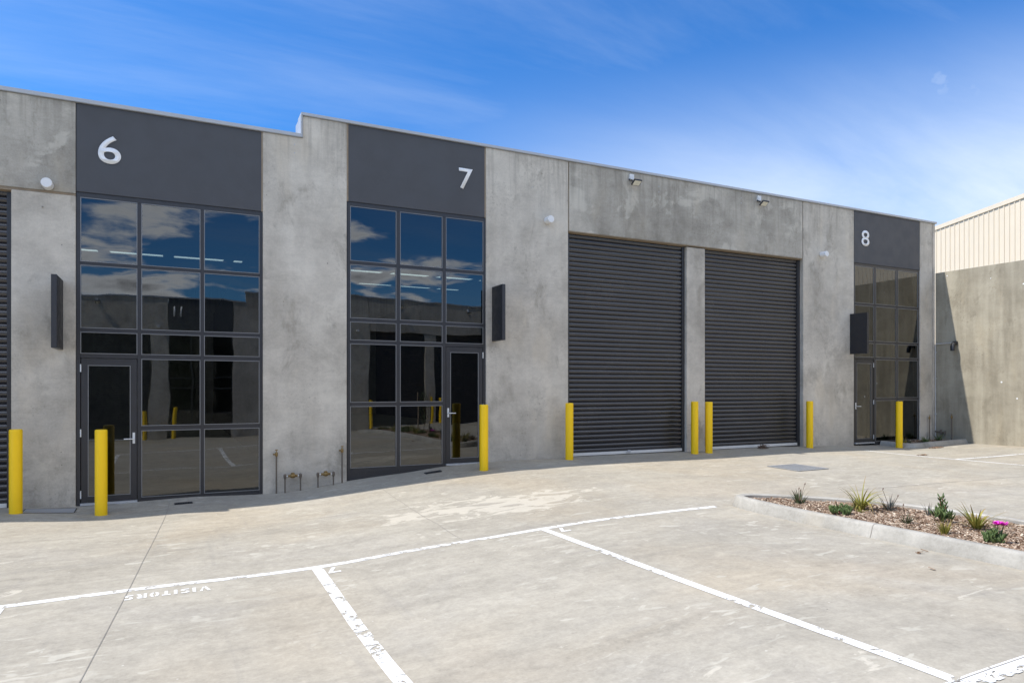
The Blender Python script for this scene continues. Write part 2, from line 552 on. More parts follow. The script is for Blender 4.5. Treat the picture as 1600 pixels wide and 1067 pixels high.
# ------------------------------------------------------------------ mesh helpers
class MB:
    def __init__(s):
        s.v, s.f, s.t, s.tip = [], [], [], []

    def add(s, vs, fs, tone=0.5, tips=None):
        b = len(s.v)
        s.v += [tuple(p) for p in vs]
        s.f += [tuple(i + b for i in f) for f in fs]
        s.t += [tone] * len(vs)
        s.tip += list(tips) if tips else [0.0] * len(vs)
        return s

    def box(s, x0, x1, y0, y1, z0, z1, tone=0.5):
        vs = [(x, y, z) for z in (z0, z1) for y in (y0, y1) for x in (x0, x1)]
        return s.add(vs, [(0, 2, 3, 1), (4, 5, 7, 6), (0, 1, 5, 4), (2, 6, 7, 3), (0, 4, 6, 2), (1, 3, 7, 5)], tone)

    def obox(s, c, ax, ay, az, hx, hy, hz, tone=0.5):
        c, ax, ay, az = map(Vector, (c, ax, ay, az))
        vs = [c + ax * hx * i + ay * hy * j + az * hz * k for k in (-1, 1) for j in (-1, 1) for i in (-1, 1)]
        return s.add(vs, [(0, 2, 3, 1), (4, 5, 7, 6), (0, 1, 5, 4), (2, 6, 7, 3), (0, 4, 6, 2), (1, 3, 7, 5)], tone)

    def prism(s, poly, y0, y1):
        """poly in the x,z plane, extruded along y"""
        n = len(poly)
        vs = [(x, y0, z) for x, z in poly] + [(x, y1, z) for x, z in poly]
        fs = [tuple(range(n)), tuple(range(2 * n - 1, n - 1, -1))]
        fs += [(i, i + n, (i + 1) % n + n, (i + 1) % n) for i in range(n)]
        return s.add(vs, fs)

    def tube(s, pts, r, seg=12, caps=True, tone=0.5):
        pts = [Vector(p) for p in pts]
        rs = r if isinstance(r, (list, tuple)) else [r] * len(pts)
        vs, fs = [], []
        t0 = (pts[1] - pts[0]).normalized()
        up = Vector((0, 0, 1)) if abs(t0.z) < 0.9 else Vector((1, 0, 0))
        nx = t0.cross(up).normalized()
        for i, p in enumerate(pts):
            a = pts[max(0, i - 1)]
            b = pts[min(len(pts) - 1, i + 1)]
            t = (b - a).normalized()
            nx = (nx - t * nx.dot(t)).normalized()
            ny = t.cross(nx)
            for k in range(seg):
                an = 2 * math.pi * k / seg
                vs.append(p + (nx * math.cos(an) + ny * math.sin(an)) * rs[i])
        for i in range(len(pts) - 1):
            for k in range(seg):
                fs.append((i * seg + k, i * seg + (k + 1) % seg, (i + 1) * seg + (k + 1) % seg, (i + 1) * seg + k))
        if caps:
            fs.append(tuple(range(seg - 1, -1, -1)))
            fs.append(tuple(range((len(pts) - 1) * seg, len(pts) * seg)))
        return s.add(vs, fs, tone)

    def build(s, name, mat, parent=None, smooth=False, bevel=0.0, loc=None):
        me = bpy.data.meshes.new(name)
        vs = s.v
        if loc is not None:
            vs = [(p[0] - loc[0], p[1] - loc[1], p[2] - loc[2]) for p in vs]
        me.from_pydata(vs, [], s.f)
        bm = bmesh.new()
        bm.from_mesh(me)
        if bevel:
            bmesh.ops.bevel(bm, geom=bm.edges[:], offset=bevel, segments=2, affect='EDGES', clamp_overlap=True)
        bmesh.ops.recalc_face_normals(bm, faces=bm.faces[:])
        bm.to_mesh(me)
        bm.free()
        if not bevel and len(me.vertices) == len(s.t):
            a = me.attributes.new('tone', 'FLOAT', 'POINT')
            a.data.foreach_set('value', s.t)
            a = me.attributes.new('tip', 'FLOAT', 'POINT')
            a.data.foreach_set('value', s.tip)
        me.materials.append(MAT[mat])
        if smooth:
            for p in me.polygons:
                p.use_smooth = True
            try:
                me.set_sharp_from_angle(angle=D2R(40))
            except Exception:
                pass
        o = bpy.data.objects.new(name, me)
        C.objects.link(o)
        if loc is not None:
            o.location = loc
        if parent:
            o.parent = parent
        return o


def tag(o, label=None, cat=None, group=None, kind=None):
    if label:
        o['label'] = label
    if cat:
        o['category'] = cat
    if group:
        o['group'] = group
    if kind:
        o['kind'] = kind
    return o


def empty(name, loc, label, cat, group=None, rz=0):
    o = bpy.data.objects.new(name, None)
    C.objects.link(o)
    o.location = loc
    o.rotation_euler = (0, 0, rz)
    o.empty_display_size = 0.2
    return tag(o, label, cat, group)


def copy_tree(o, parent=None):
    c = o.copy()
    C.objects.link(c)
    c.parent = parent
    for ch in o.children:
        copy_tree(ch, c)
    return c


# ------------------------------------------------------------------ ground heights
CTRL = [(-6, 0, -.03), (-2.1, 0, -.01), (-1.2, 0, -.04), (-.5, 0, -.03), (.3, 0, -.01), (1.3, 0, -.035), (1.6, 0, -.02), (2.07, 0, .026),
        (2.64, 0, .092), (3.03, 0, .128), (3.7, 0, .18), (4.3, 0, .246), (5.1, 0, .288), (6.9, 0, .295), (9.8, 0, .287),
        (11.8, 0, .29), (13.4, 0, .27), (15.2, 0, .228), (17.7, 0, .222), (18.4, 0, .215),
        (-.87, -.6, -.09), (-1.85, -.6, -.02), (4.85, -.6, .222), (16, -.6, .185), (6.77, -.3, .285), (9.84, -.3, .265),
        (13.26, -.3, .262), (18.38, -1.28, .235), (18.38, -2.15, .24), (18.38, -5, .22),
        (-1.23, -4.77, -.11), (-.12, -4.77, -.09), (.7, -4.77, -.09), (1.21, -4.77, -.08), (2.24, -4.77, -.012),
        (3.18, -4.77, .037), (3.71, -4.77, .068), (4.27, -4.77, .095), (6.2, -4.77, .125),
        (1.21, -6.5, -.12), (1.21, -7.6, -.10), (3.7, -6.07, .074), (3.7, -7.4, .081), (3.7, -9.3, .095),
        (6.44, -5.4, .105), (6.44, -7, .10), (6.44, -8.2, .10), (9.5, -5, .15), (14.3, -4.2, .20), (14.2, -2.9, .20),
        (12, -2.2, .22), (7, -2.2, .21), (1, -2.3, -.07), (-4, -4.8, -.12), (-9, 0, -.05), (-9, -6, -.13), (-4, -11, -.12),
        (1, -12, -.08), (7, -12, .05), (14, -12, .05), (18.4, -12, .1), (-9, -20, -.46), (0, -20, -.46), (7, -20, -.3),
        (9, -20, -.16), (18.4, -20, -.15), (-9, -14, -.3), (0, -16, -.3), (8, -16, -.05)]
_P = np.array([(c[0], c[1]) for c in CTRL], float)
_Z = np.array([c[2] for c in CTRL], float)


def _k(r):
    return np.where(r > 1e-9, r * r * np.log(r + 1e-12), 0.0)


_n = len(_P)
_A = np.zeros((_n + 3, _n + 3))
_A[:_n, :_n] = _k(np.linalg.norm(_P[:, None] - _P[None], axis=2)) + np.eye(_n) * 0.02
_A[:_n, _n] = 1
_A[:_n, _n + 1:] = _P
_A[_n, :_n] = 1
_A[_n + 1:, :_n] = _P.T
_W = np.linalg.solve(_A, np.concatenate([_Z, np.zeros(3)]))
GX = np.concatenate([[-400, -120, -40, -20, -13], np.arange(-9, 19.01, 0.2), [21, 26, 40, 90, 200, 500]])
GY = np.concatenate([[-500, -150, -60, -30, -24], np.arange(-20.4, 0.61, 0.2), [2, 6, 14, 30, 80, 300, 900]])
_gx, _gy = np.meshgrid(GX, GY, indexing='ij')
_cx = np.clip(_gx, -9, 18.4)
_cy = np.clip(_gy, -20, 0)
_q = np.stack([_cx.ravel(), _cy.ravel()], 1)
_zz = _k(np.linalg.norm(_q[:, None] - _P[None], axis=2)) @ _W[:_n] + _W[_n] + _q @ _W[_n + 1:]
GZ = _zz.reshape(_gx.shape)


def gz(x, y):
    i = int(np.clip(np.searchsorted(GX, x) - 1, 0, len(GX) - 2))
    j = int(np.clip(np.searchsorted(GY, y) - 1, 0, len(GY) - 2))
    a = min(max((x - GX[i]) / (GX[i + 1] - GX[i]), 0), 1)
    b = min(max((y - GY[j]) / (GY[j + 1] - GY[j]), 0), 1)
    return float((GZ[i, j] * (1 - a) + GZ[i + 1, j] * a) * (1 - b) + (GZ[i, j + 1] * (1 - a) + GZ[i + 1, j + 1] * a) * b)


g = MB()
ny = len(GY)
g.v = [(float(GX[i]), float(GY[j]), float(GZ[i, j])) for i in range(len(GX)) for j in range(ny)]
g.t = [0.5] * len(g.v)
g.tip = [0.0] * len(g.v)
g.f = [(i * ny + j, (i + 1) * ny + j, (i + 1) * ny + j + 1, i * ny + j + 1) for i in range(len(GX) - 1) for j in range(ny - 1)]
tag(g.build('ground', 'ground', smooth=True), 'pale trowelled concrete yard in front of the warehouse units', kind='structure')


def strip(pts, w, dz, name, mat, wob=0.0, label=None):
    """a painted band or joint lying on the yard surface"""
    out = []
    for (a, b) in zip(pts[:-1], pts[1:]):
        a, b = Vector(a), Vector(b)
        n = max(1, int((b - a).length / 0.1))
        out += [a.lerp(b, k / n) for k in range(n)]
    out.append(Vector(pts[-1]))
    m = MB()
    vs = []
    for i, p in enumerate(out):
        d = (out[min(i + 1, len(out) - 1)] - out[max(i - 1, 0)]).normalized()
        nrm = Vector((-d.y, d.x))
        e = mnoise.noise(Vector((p.x * 1.7, p.y * 1.7, 3))) * wob
        for q in (-0.5, 0.0, 0.5):
            c = p + nrm * (w * q + e)
            vs.append((c.x, c.y, gz(c.x, c.y) + dz))
    fs = []
    for i in range(len(out) - 1):
        for k in (0, 1):
            fs.append((3 * i + k, 3 * i + k + 1, 3 * i + 4 + k, 3 * i + 3 + k))
    m.add(vs, fs)
    return tag(m.build(name, mat), label, kind='structure')


YL = -4.77
strip([(-6, YL), (1.2, YL), (3.7, YL), (6.25, YL)], 0.085, 0.0025, 'parking_line', 'paint', 0.006, 'long white line along the heads of the parking bays')
strip([(1.24, YL - .03), (1.225, -6.5), (1.21, -9.3)], 0.10, 0.0038, 'parking_line', 'paint_worn', 0.004, 'chipped white bay line running to the bottom edge')
strip([(3.71, YL - .03), (3.7, -9.30)], 0.085, 0.0038, 'parking_line', 'paint', 0.004, 'long white bay line between the two numbered bays')
strip([(-1.24, YL - .03), (-1.27, -9.3)], 0.10, 0.0038, 'parking_line', 'paint', 0.004, 'white bay line cut off by the left edge')
strip([(-3.7, YL - .03), (-3.7, -9.3)], 0.10, 0.0038, 'parking_line', 'paint', 0.004)
strip([(-1.3, -9.345), (3.5, -9.345), (6.44, -9.345)], 0.12, 0.0052, 'parking_line', 'paint', 0.002, 'broad white line in the bottom right corner')
strip([(14.24, -.95), (14.3, -3.0), (14.36, -6.5)], 0.08, 0.0025, 'parking_line', 'paint', 0.004, 'thin white line leading away from the unit 8 bed')
strip([(14.27, -2.98), (18.3, -2.98)], 0.08, 0.0038, 'parking_line', 'paint', 0.003, 'thin white line reaching the boundary wall')
strip([(-.03, -.25), (-.055, -.7), (-.32, -4.6), (-.51, -6.74), (-.62, -8.5), (-.8, -11)], 0.0045, 0.0050, 'pavement_joint', 'joint', 0.004)
strip([(-9, -2.2), (-1.7, -2.18), (-.39, -2.1), (.94, -2.36), (2.8, -2.5)], 0.005, 0.0018, 'pavement_joint', 'joint', 0.02)
strip([(2.95, -1.0), (2.84, -3.38), (2.78, -4.7)], 0.008, 0.0018, 'pavement_joint', 'joint', 0.02)
strip([(8.3, -4.72), (9.13, -4.74), (10.9, -4.87), (12.65, -5.07), (18.3, -5.3)], 0.012, 0.0018, 'pavement_joint', 'joint', 0.02)
strip([(1.2, -9.30), (3.6, -9.305), (6.4, -9.30)], 0.006, 0.0070, 'pavement_joint', 'joint', 0.004)


# ------------------------------------------------------------------ painted letters on the yard (stencilled, read from the building side)
def ground_letters(text_polys, origin, sx, sy, name, label):
    """glyph polygons in unit boxes; x runs towards -X, y (glyph up) runs towards -Y"""
    m = MB()
    x0 = 0.0
    for glyph, adv in text_polys:
        for poly in glyph:
            vs = []
            for (u, v) in poly:
                X = origin[0] - (x0 + u) * sx
                Y = origin[1] - v * sy
                vs.append((X, Y, gz(X, Y) + 0.003))
            m.add(vs, [tuple(range(len(vs)))])
        x0 += adv
    return tag(m.build(name, 'paint_clean'), label, kind='structure')


def R(a, b, c, d):
    return [(a, b), (c, b), (c, d), (a, d)]


GL = {
    'V': ([[(0, 1), (.22, 1), (.44, .12), (.36, 0), (.30, 0)], [(.56, 1), (.78, 1), (.50, 0), (.44, .0), (.50, .3)]], .98),
    'I': ([R(.05, 0, .28, 1)], .50),
    'S': ([[(.02, .0), (.40, .0), (.58, .12), (.60, .30), (.50, .44), (.33, .50), (.33, .36), (.38, .28), (.34, .18), (.02, .18)],
           [(.58, 1), (.20, 1), (.02, .88), (0, .70), (.10, .56), (.27, .50), (.27, .64), (.22, .72), (.26, .82), (.58, .82)]], .78),
    'T': ([R(0, .82, .60, 1), R(.19, 0, .41, .76)], .78),
    'O': ([[(.26, 0), (.12, .06), (0, .3), (0, .7), (.12, .94), (.26, 1), (.26, .82), (.20, .7), (.20, .3), (.26, .18)],
           [(.36, 0), (.50, .06), (.62, .3), (.62, .7), (.50, .94), (.36, 1), (.36, .82), (.42, .7), (.42, .3), (.36, .18)]], .82),
    'R': ([R(0, 0, .20, 1), [(.27, 1), (.50, 1), (.64, .88), (.64, .62), (.52, .50), (.27, .50), (.27, .64), (.42, .66), (.42, .84), (.27, .84)], [(.30, .46), (.50, .46), (.70, 0), (.47, 0)]], .88),
    '7': ([[(0, .80), (.42, .80), (.10, 0), (.32, 0), (.64, .86), (.64, 1), (0, 1)]], .8),
}
word = [GL[c] for c in 'VISITORS']
tot = sum(a for _, a in word) - 0.18
ground_letters(word, (.30, -4.935), 0.655 / tot, 0.115, 'ground_lettering', 'white stencilled VISITORS reading towards the building')
ground_letters([GL['7']], (1.42, -4.865), 0.115 / .64, 0.17, 'ground_lettering', 'white stencilled 7 beside the chipped bay line')
ground_letters([GL['7']], (3.93, -4.865), 0.115 / .64, 0.17, 'ground_lettering', 'white stencilled 7 beside the long bay line')

# ------------------------------------------------------------------ main warehouse
WH = empty('warehouse', (8, 0, 0), 'long grey precast concrete warehouse with charcoal panels numbered 6, 7 and 8', 'building')
WH.location = (0, 0, 0)
T = 0.18      # panel thickness
B = -0.9      # bottom of the panels, below the yard


def poly_panel(name, pts, mat, y0=0.0, parent=WH, label=None, y1=None, bev=0.006):
    m = MB()
    m.prism(pts, y0, T if y1 is None else y1)
    o = m.build(name, mat, parent, bevel=bev)
    if label:
        o['label'] = label
    return o


def rect(x0, x1, z0, z1):
    return [(x0, z0), (x1, z0), (x1, z1), (x0, z1)]


ZL, ZH = 5.70, 6.06
poly_panel('concrete_panel', rect(-14, -6.6, B, ZL), 'wall')
poly_panel('concrete_panel', rect(-6.59, -5.9, B, 4.37), 'wall', y0=.012)
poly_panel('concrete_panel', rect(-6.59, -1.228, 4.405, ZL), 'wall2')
poly_panel('concrete_panel', rect(-1.982, -1.228, B, 4.375), 'wall', y0=.012)
poly_panel('concrete_panel', [(1.29, B), (2.615, B), (2.615, ZH), (1.90, ZH), (1.90, ZL), (1.29, ZL)], 'wall')
poly_panel('concrete_panel', rect(5.163, 6.914, B, ZH), 'wall')
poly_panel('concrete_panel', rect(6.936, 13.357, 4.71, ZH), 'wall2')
poly_panel('concrete_panel', rect(9.885, 10.394, B, 4.675), 'wall', y0=.03)
poly_panel('concrete_panel', rect(13.378, 15.155, B, ZH), 'wall')
poly_panel('concrete_panel', rect(17.745, 18.27, B, ZH), 'wall')
poly_panel('concrete_panel', rect(18.285, 18.382, B, ZH), 'wall')
for n_, (x0, x1, z0, z1) in {'6': (-1.222, 1.268, 4.44, ZL), '7': (2.645, 5.137, 4.768, ZH), '8': (15.163, 17.735, 4.768, ZH)}.items():
    poly_panel('painted_panel', rect(x0, x1, z0, z1), 'panel', y0=.006, label='charcoal painted panel carrying the number ' + n_)
# sealant in the joints, set back from the faces
for (x0, x1, z0, z1) in ((1.268, 1.29, 4.44, ZL), (2.615, 2.645, 4.77, ZH), (5.137, 5.163, 4.77, ZH), (6.914, 6.936, 4.71, ZH),
                         (13.357, 13.378, 4.71, ZH), (15.155, 15.163, 4.77, ZH), (17.735, 17.745, 4.77, ZH), (18.27, 18.285, B, ZH)):
    poly_panel('joint_sealant', rect(x0, x1, z0, z1), 'sealant', y0=.012 if x1 < 6 else .02, y1=.16, bev=0)
poly_panel('joint_sealant', rect(-6.59, -1.23, 4.377, 4.403), 'sealant', y0=.016, y1=.16, bev=0)
for (x0, x1, z) in ((6.936, 13.357, 4.71), (-5.9, -1.982, 4.377)):
    m = MB()
    m.add([(x0, .012, z), (x1, .012, z), (x1, .012, z - .012), (x0, .012, z - .012), (x0, .17, z - .03), (x1, .17, z - .03), (x1, .17, z), (x0, .17, z)],
          [(0, 1, 2, 3), (3, 2, 5, 4), (4, 5, 6, 7), (0, 3, 4, 7), (1, 6, 5, 2)])
    m.build('lintel_chamfer', 'sealant', WH)
# cast-in lifting points, patched with pale grout
for (x, z) in ((1.775, 5.575), (1.775, 5.44), (9.12, 5.86), (9.12, 5.74), (11.42, 5.90), (11.42, 5.79), (-1.62, 4.17), (6.12, 5.45), (6.2, 1.05), (13.9, 4.4), (2.3, 3.7)):
    m = MB()
    m.tube([(x, -.0015, z), (x, .004, z)], .011, 10)
    m.build('grout_patch', 'cap' if z > 5.4 else 'joint', WH)
# flashings along the top
m = MB()
m.box(-14, 1.875, -.03, .30, ZL + .002, 5.762)
m.build('parapet_capping', 'cap', WH, bevel=.006)
m = MB()
m.box(1.875, 18.43, -.03, .30, ZH + .002, 6.113)
m.box(1.868, 1.897, -.025, .50, ZL + .002, ZH + .002)
m.build('parapet_capping', 'cap', WH, bevel=.006)
# side, rear and party walls, roof with translucent sheets
m = MB()
m.box(-14.2, -14.0, 0, 26, B, 5.9)
m.box(18.20, 18.382, .19, 26, B, 6.05)
m.box(-14.0, 18.2, 25.8, 26, B, 7.4)
m.build('rear_and_side_walls', 'wall', WH)
m = MB()
m.box(1.84, 1.99, .2, 25.7, B, 5.35)
m.box(10.05, 10.2, .2, 25.7, B, 5.5)
m.box(-6.5, -6.3, .2, 25.7, B, 5.35)
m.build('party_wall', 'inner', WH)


def roof_z(y):
    return 5.30 + 0.062 * y


m = MB()
sky_l = []
yb = [.2, 15.0, 15.75, 20.3, 21.0, 25.8]
segs = []
x = -13.6
while x < 18:
    segs.append((x, min(x + 1.62, 18.1)))
    x += 1.95
for a, b in zip(yb[:-1], yb[1:]):
    if b - a > 2:
        m.add([(-14, a, roof_z(a)), (18.2, a, roof_z(a)), (18.2, b, roof_z(b)), (-14, b, roof_z(b)),
               (-14, a, roof_z(a) + .06), (18.2, a, roof_z(a) + .06), (18.2, b, roof_z(b) + .06), (-14, b, roof_z(b) + .06)],
              [(0, 1, 2, 3), (4, 7, 6, 5), (0, 4, 5, 1), (2, 6, 7, 3), (0, 3, 7, 4), (1, 5, 6, 2)])
    else:
        px = -14
        for (u0, u1) in segs + [(18.2, 18.2)]:
            if u0 > px:
                m.add([(px, a, roof_z(a)), (u0, a, roof_z(a)), (u0, b, roof_z(b)), (px, b, roof_z(b)),
                       (px, a, roof_z(a) + .06), (u0, a, roof_z(a) + .06), (u0, b, roof_z(b) + .06), (px, b, roof_z(b) + .06)],
                      [(0, 1, 2, 3), (4, 7, 6, 5), (0, 4, 5, 1), (2, 6, 7, 3), (0, 3, 7, 4), (1, 5, 6, 2)])
            if u1 > u0:
                sky_l.append([(u0, a, roof_z(a) + .03), (u1, a, roof_z(a) + .03), (u1, b, roof_z(b) + .03), (u0, b, roof_z(b) + .03)])
            px = u1
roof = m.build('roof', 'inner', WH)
for q in sky_l:
    MB().add(q, [(0, 1, 2, 3)]).build('skylight', 'skylight', roof)


# shopfront windows ---------------------------------------------------------
def shopfront(x0, x1, vm, rows, zb, zt, door, unit, plinth=None):
    """vm: vertical mullions [(a,b)], rows: horizontal rails [(z0,z1)] between zb and zt; door=(col index, hinge side)"""
    fr = MB()
    Y0, Y1 = 0.022, 0.13
    jw = 0.048
    fr.box(x0, x0 + jw, Y0, Y1, zb - .25 if unit == '6' else B / 3, zt)
    fr.box(x1 - jw, x1, Y0, Y1, zb - .25 if unit == '6' else B / 3, zt)
    fr.box(x0 + jw, x1 - jw, Y0, Y1, zt - .066, zt)
    xs = [x0 + jw] + [v for p in vm for v in p] + [x1 - jw]
    cols = [(xs[i], xs[i + 1]) for i in range(0, len(xs), 2)]
    for a, b in vm:
        fr.box(a, b, Y0 + .003, Y1, zb - .05, zt - .066)
    dcol, hinge = door
    zr = [zb + .03] + [z for r in rows for z in r] + [zt - .066]
    drow = 2      # rows below rail index 2 in the door column belong to the door
    panes = []
    for ci, (a, b) in enumerate(cols):
        for ri in range(0, len(zr), 2):
            z0, z1 = zr[ri], zr[ri + 1]
            if ci == dcol and ri // 2 < drow:
                continue
            panes.append((a, b, z0, z1))
        for k, (r0, r1) in enumerate(rows):
            if ci == dcol and k == 0:
                continue
            fr.box(a, b, Y0 + .006, Y1, r0, r1)
        if ci != dcol:
            fr.box(a, b, Y0 + .006, Y1, zb - .05, zb + .03)
    if plinth:
        for (a, b) in plinth:
            fr.box(a, b, Y0 + .008, Y1, B / 3, zb - .05)
    f = fr.build('window_frame', 'frame', WH, bevel=.003)
    f['label'] = 'charcoal shopfront frame below the number ' + unit
    bd = MB()
    w = .011
    for (a, b, z0, z1) in panes:
        y0, y1 = Y0 - .003, Y0 + .010
        bd.box(a, b, y0, y1, z0, z0 + w)
        bd.box(a, b, y0, y1, z1 - w, z1)
        bd.box(a, a + w, y0, y1, z0 + w, z1 - w)
        bd.box(b - w, b, y0, y1, z0 + w, z1 - w)
    bd.build('glazing_bead_glint', 'bead_glint', f)
    for (a, b, z0, z1) in panes:
        p = MB()
        # very slightly bowed sheet, like real toughened glass
        p.add([(a + w, 0, z0 + w), (b - w, 0, z0 + w), (b - w, 0, z1 - w), (a + w, 0, z1 - w)], [(0, 1, 2, 3)])
        o = p.build('pane', 'glass', f, loc=None)
        tx = random.uniform(-.0012, .0012)
        tz = random.uniform(-.0012, .0012)
        cx, cz = (a + b) / 2, (z0 + z1) / 2
        for v in o.data.vertices:
            v.co = (v.co.x - cx, v.co.y, v.co.z - cz)
        o.location = (cx, Y0 + .008, cz)
        o.rotation_euler = (tx, 0, tz)
    # the door leaf
    a, b = cols[dcol]
    dz0, dz1 = zb + (.0 if unit == '6' else .03), rows[1][0] - .006
    a2, b2 = a + .008, b - .006
    st = .082
    d = MB()
    yd0, yd1 = Y0 + .012, Y1 - .02
    d.box(a2, a2 + st, yd0, yd1, dz0, dz1)
    d.box(b2 - st, b2, yd0, yd1, dz0, dz1)
    d.box(a2 + st, b2 - st, yd0, yd1, dz1 - .095, dz1)
    d.box(a2 + st, b2 - st, yd0, yd1, dz0, dz0 + .085)
    do = d.build('door', 'frame', WH, bevel=.003)
    do['label'] = 'glazed charcoal entry door below the number ' + unit
    ga, gb, g0, g1 = a2 + st, b2 - st, dz0 + .085, dz1 - .095
    bd = MB()
    y0, y1 = yd0 - .004, yd0 + .010
    bd.box(ga, gb, y0, y1, g0, g0 + w)
    bd.box(ga, gb, y0, y1, g1 - w, g1)
    bd.box(ga, ga + w, y0, y1, g0 + w, g1 - w)
    bd.box(gb - w, gb, y0, y1, g0 + w, g1 - w)
    bd.build('glazing_bead_glint', 'bead_glint', do)
    p = MB()
    cx, cz = (ga + gb) / 2, (g0 + g1) / 2
    p.add([(ga + w - cx, 0, g0 + w - cz), (gb - w - cx, 0, g0 + w - cz), (gb - w - cx, 0, g1 - w - cz), (ga + w - cx, 0, g1 - w - cz)], [(0, 1, 2, 3)])
    o = p.build('door_pane', 'glass', do)
    o.location = (cx, yd0 + .007, cz)
    # lever handle on the side away from the hinges
    hx = (b2 - st / 2) if hinge == 'L' else (a2 + st / 2)
    sgn = -1 if hinge == 'L' else 1
    hz = dz0 + .90
    h = MB()
    h.box(hx - .016, hx + .016, yd0 - .009, yd0, hz - .07, hz + .09)
    h.tube([(hx, yd0 - .008, hz), (hx, yd0 - .055, hz), (hx + sgn * .02, yd0 - .062, hz), (hx + sgn * .125, yd0 - .062, hz)], .008, 10)
    h.build('door_handle', 'alu', do, smooth=True)
    kx = (a2 - .004) if hinge == 'L' else (b2 + .002)
    for zz in (dz0 + .12, dz0 + 1.0, dz1 - .14):
        h = MB()
        h.tube([(kx, yd0 - .010, zz - .055), (kx, yd0 - .010, zz + .055)], .009, 8)
        h.build('hinge', 'alu', do, smooth=True)
    t_ = MB()
    t_.box(a, b, Y0 - .03, Y1, dz0 - .035, dz0 - .004)
    t_.build('threshold', 'steel', do)


random.seed(4)
shopfront(-1.222, 1.290, [(-.457, -.407), (.390, .439)], [(1.02, 1.083), (2.075, 2.135), (2.45, 2.503), (3.405, 3.452)],
          0.0, 4.437, (0, 'L'), '6')
shopfront(2.627, 5.163, [(3.475, 3.539), (4.320, 4.384)], [(1.342, 1.402), (2.394, 2.45), (2.762, 2.82), (3.722, 3.78)],
          0.268, 4.765, (2, 'R'), '7', plinth=[(2.675, 4.32)])
shopfront(15.163, 17.738, [(15.93, 16.0), (16.80, 16.867)], [(1.342, 1.402), (2.378, 2.43), (2.785, 2.835), (3.722, 3.776)],
          0.268, 4.765, (0, 'R'), '8', plinth=[(16.0, 17.69)])


# number lettering ----------------------------------------------------------
def number(txt, x0, x1, z0, z1, y, parent, name='unit_number', flip=False, bold=.008, mat='number', label=None):
    cu = bpy.data.curves.new('num', 'FONT')
    cu.body = txt
    cu.size = 1
    cu.offset = bold
    cu.extrude = 0.0
    cu.resolution_u = 8
    tmp = bpy.data.objects.new('num', cu)
    C.objects.link(tmp)
    bpy.context.view_layer.update()
    me = bpy.data.meshes.new_from_object(tmp.evaluated_get(bpy.context.evaluated_depsgraph_get()))
    bpy.data.objects.remove(tmp)
    xs = [v.co.x for v in me.vertices]
    ys = [v.co.y for v in me.vertices]
    ax, bx, ay, by = min(xs), max(xs), min(ys), max(ys)
    for v in me.vertices:
        u = (v.co.x - ax) / (bx - ax)
        w = (v.co.y - ay) / (by - ay)
        if flip:
            v.co = (x1 - u * (x1 - x0), y, z0 + w * (z1 - z0))
        else:
            v.co = (x0 + u * (x1 - x0), y, z0 + w * (z1 - z0))
    me.materials.append(MAT[mat])
    o = bpy.data.objects.new(name, me)
    C.objects.link(o)
    o.parent = parent
    # a few millimetres of real thickness
    so = o.modifiers.new('thickness', 'SOLIDIFY')
    so.thickness = .0015
    so.offset = 1 if not flip else -1
    if label:
        o['label'] = label
    return o


pans = {o['label'][-1]: o for o in WH.children if o.name.startswith('painted_panel')}
number('6', -.955, -.665, 4.885, 5.29, -.004, pans['6'], label='white number 6')
number('7', 4.625, 4.895, 5.235, 5.61, -.004, pans['7'], label='white number 7')
number('8', 15.43, 15.725, 5.205, 5.60, -.004, pans['8'], label='white number 8')


# roller doors --------------------------------------------------------------
def roller_door(x0, x1, z0, z1, y, parent, label, sgn=1, lock=True):
    """curtain of pressed slats; sgn=1 faces -y"""
    pitch = .0925
    prof = [(0, 0), (.008, .030), (.016, .062), (.016, .074), (.004, .083), (-.006, .0925)]
    pts = []
    n = int((z1 - z0 - .06) / pitch) + 1
    for k in range(n):
        for (dy, dz) in [(.004, 0), (-.008, .010), (-.017, .026), (-.021, .044), (-.017, .062), (-.006, .075), (.004, .081), (.008, .087)]:
            pts.append((y + sgn * dy, z0 + .06 + k * pitch + dz))
    pts = [p for p in pts if p[1] <= z1]
    m = MB()
    N = len(pts)
    nx = 14
    vs = []
    for k in range(nx + 1):
        xx = x0 + (x1 - x0) * k / nx
        for i, p in enumerate(pts):
            e = .0035 * mnoise.noise(Vector((xx * 1.1, (i // 8) * .37, x0))) + .004 * mnoise.noise(Vector((xx * .5, p[1] * .8, x0 + 9)))
            vs.append((xx, p[0] + e, p[1] + e * .4))
    m.add(vs, [(k * N + i, (k + 1) * N + i, (k + 1) * N + i + 1, k * N + i + 1) for k in range(nx) for i in range(N - 1)])
    c = m.build('roller_door', 'slat', parent, smooth=True)
    c['label'] = label
    for (a, b) in ((x0 - .03, x0 + .045), (x1 - .045, x1 + .03)):
        m = MB()
        m.box(a, b, min(y - sgn * .035, y + sgn * .045), max(y - sgn * .035, y + sgn * .045), z0 - .5, z1)
        m.build('guide_rail', 'frame', c)
    m = MB()
    m.box(x0 + .045, x1 - .045, min(y - sgn * .03, y + sgn * .01), max(y - sgn * .03, y + sgn * .01), z0 + .004, z0 + .062)
    m.build('bottom_rail', 'alu', c, bevel=.004)
    if lock:
        m = MB()
        cx = (x0 + x1) / 2
        m.box(cx - .05, cx + .05, y - sgn * .03 - .02, y - sgn * .03 + .01, z0 + .02, z0 + .05)
        m.tube([(cx - .03, y - sgn * .05, z0 + .045), (cx - .03, y - sgn * .07, z0 + .075), (cx + .03, y - sgn * .07, z0 + .075), (cx + .03, y - sgn * .05, z0 + .045)], .006, 6)
        m.build('lock', 'steel', c)
    return c


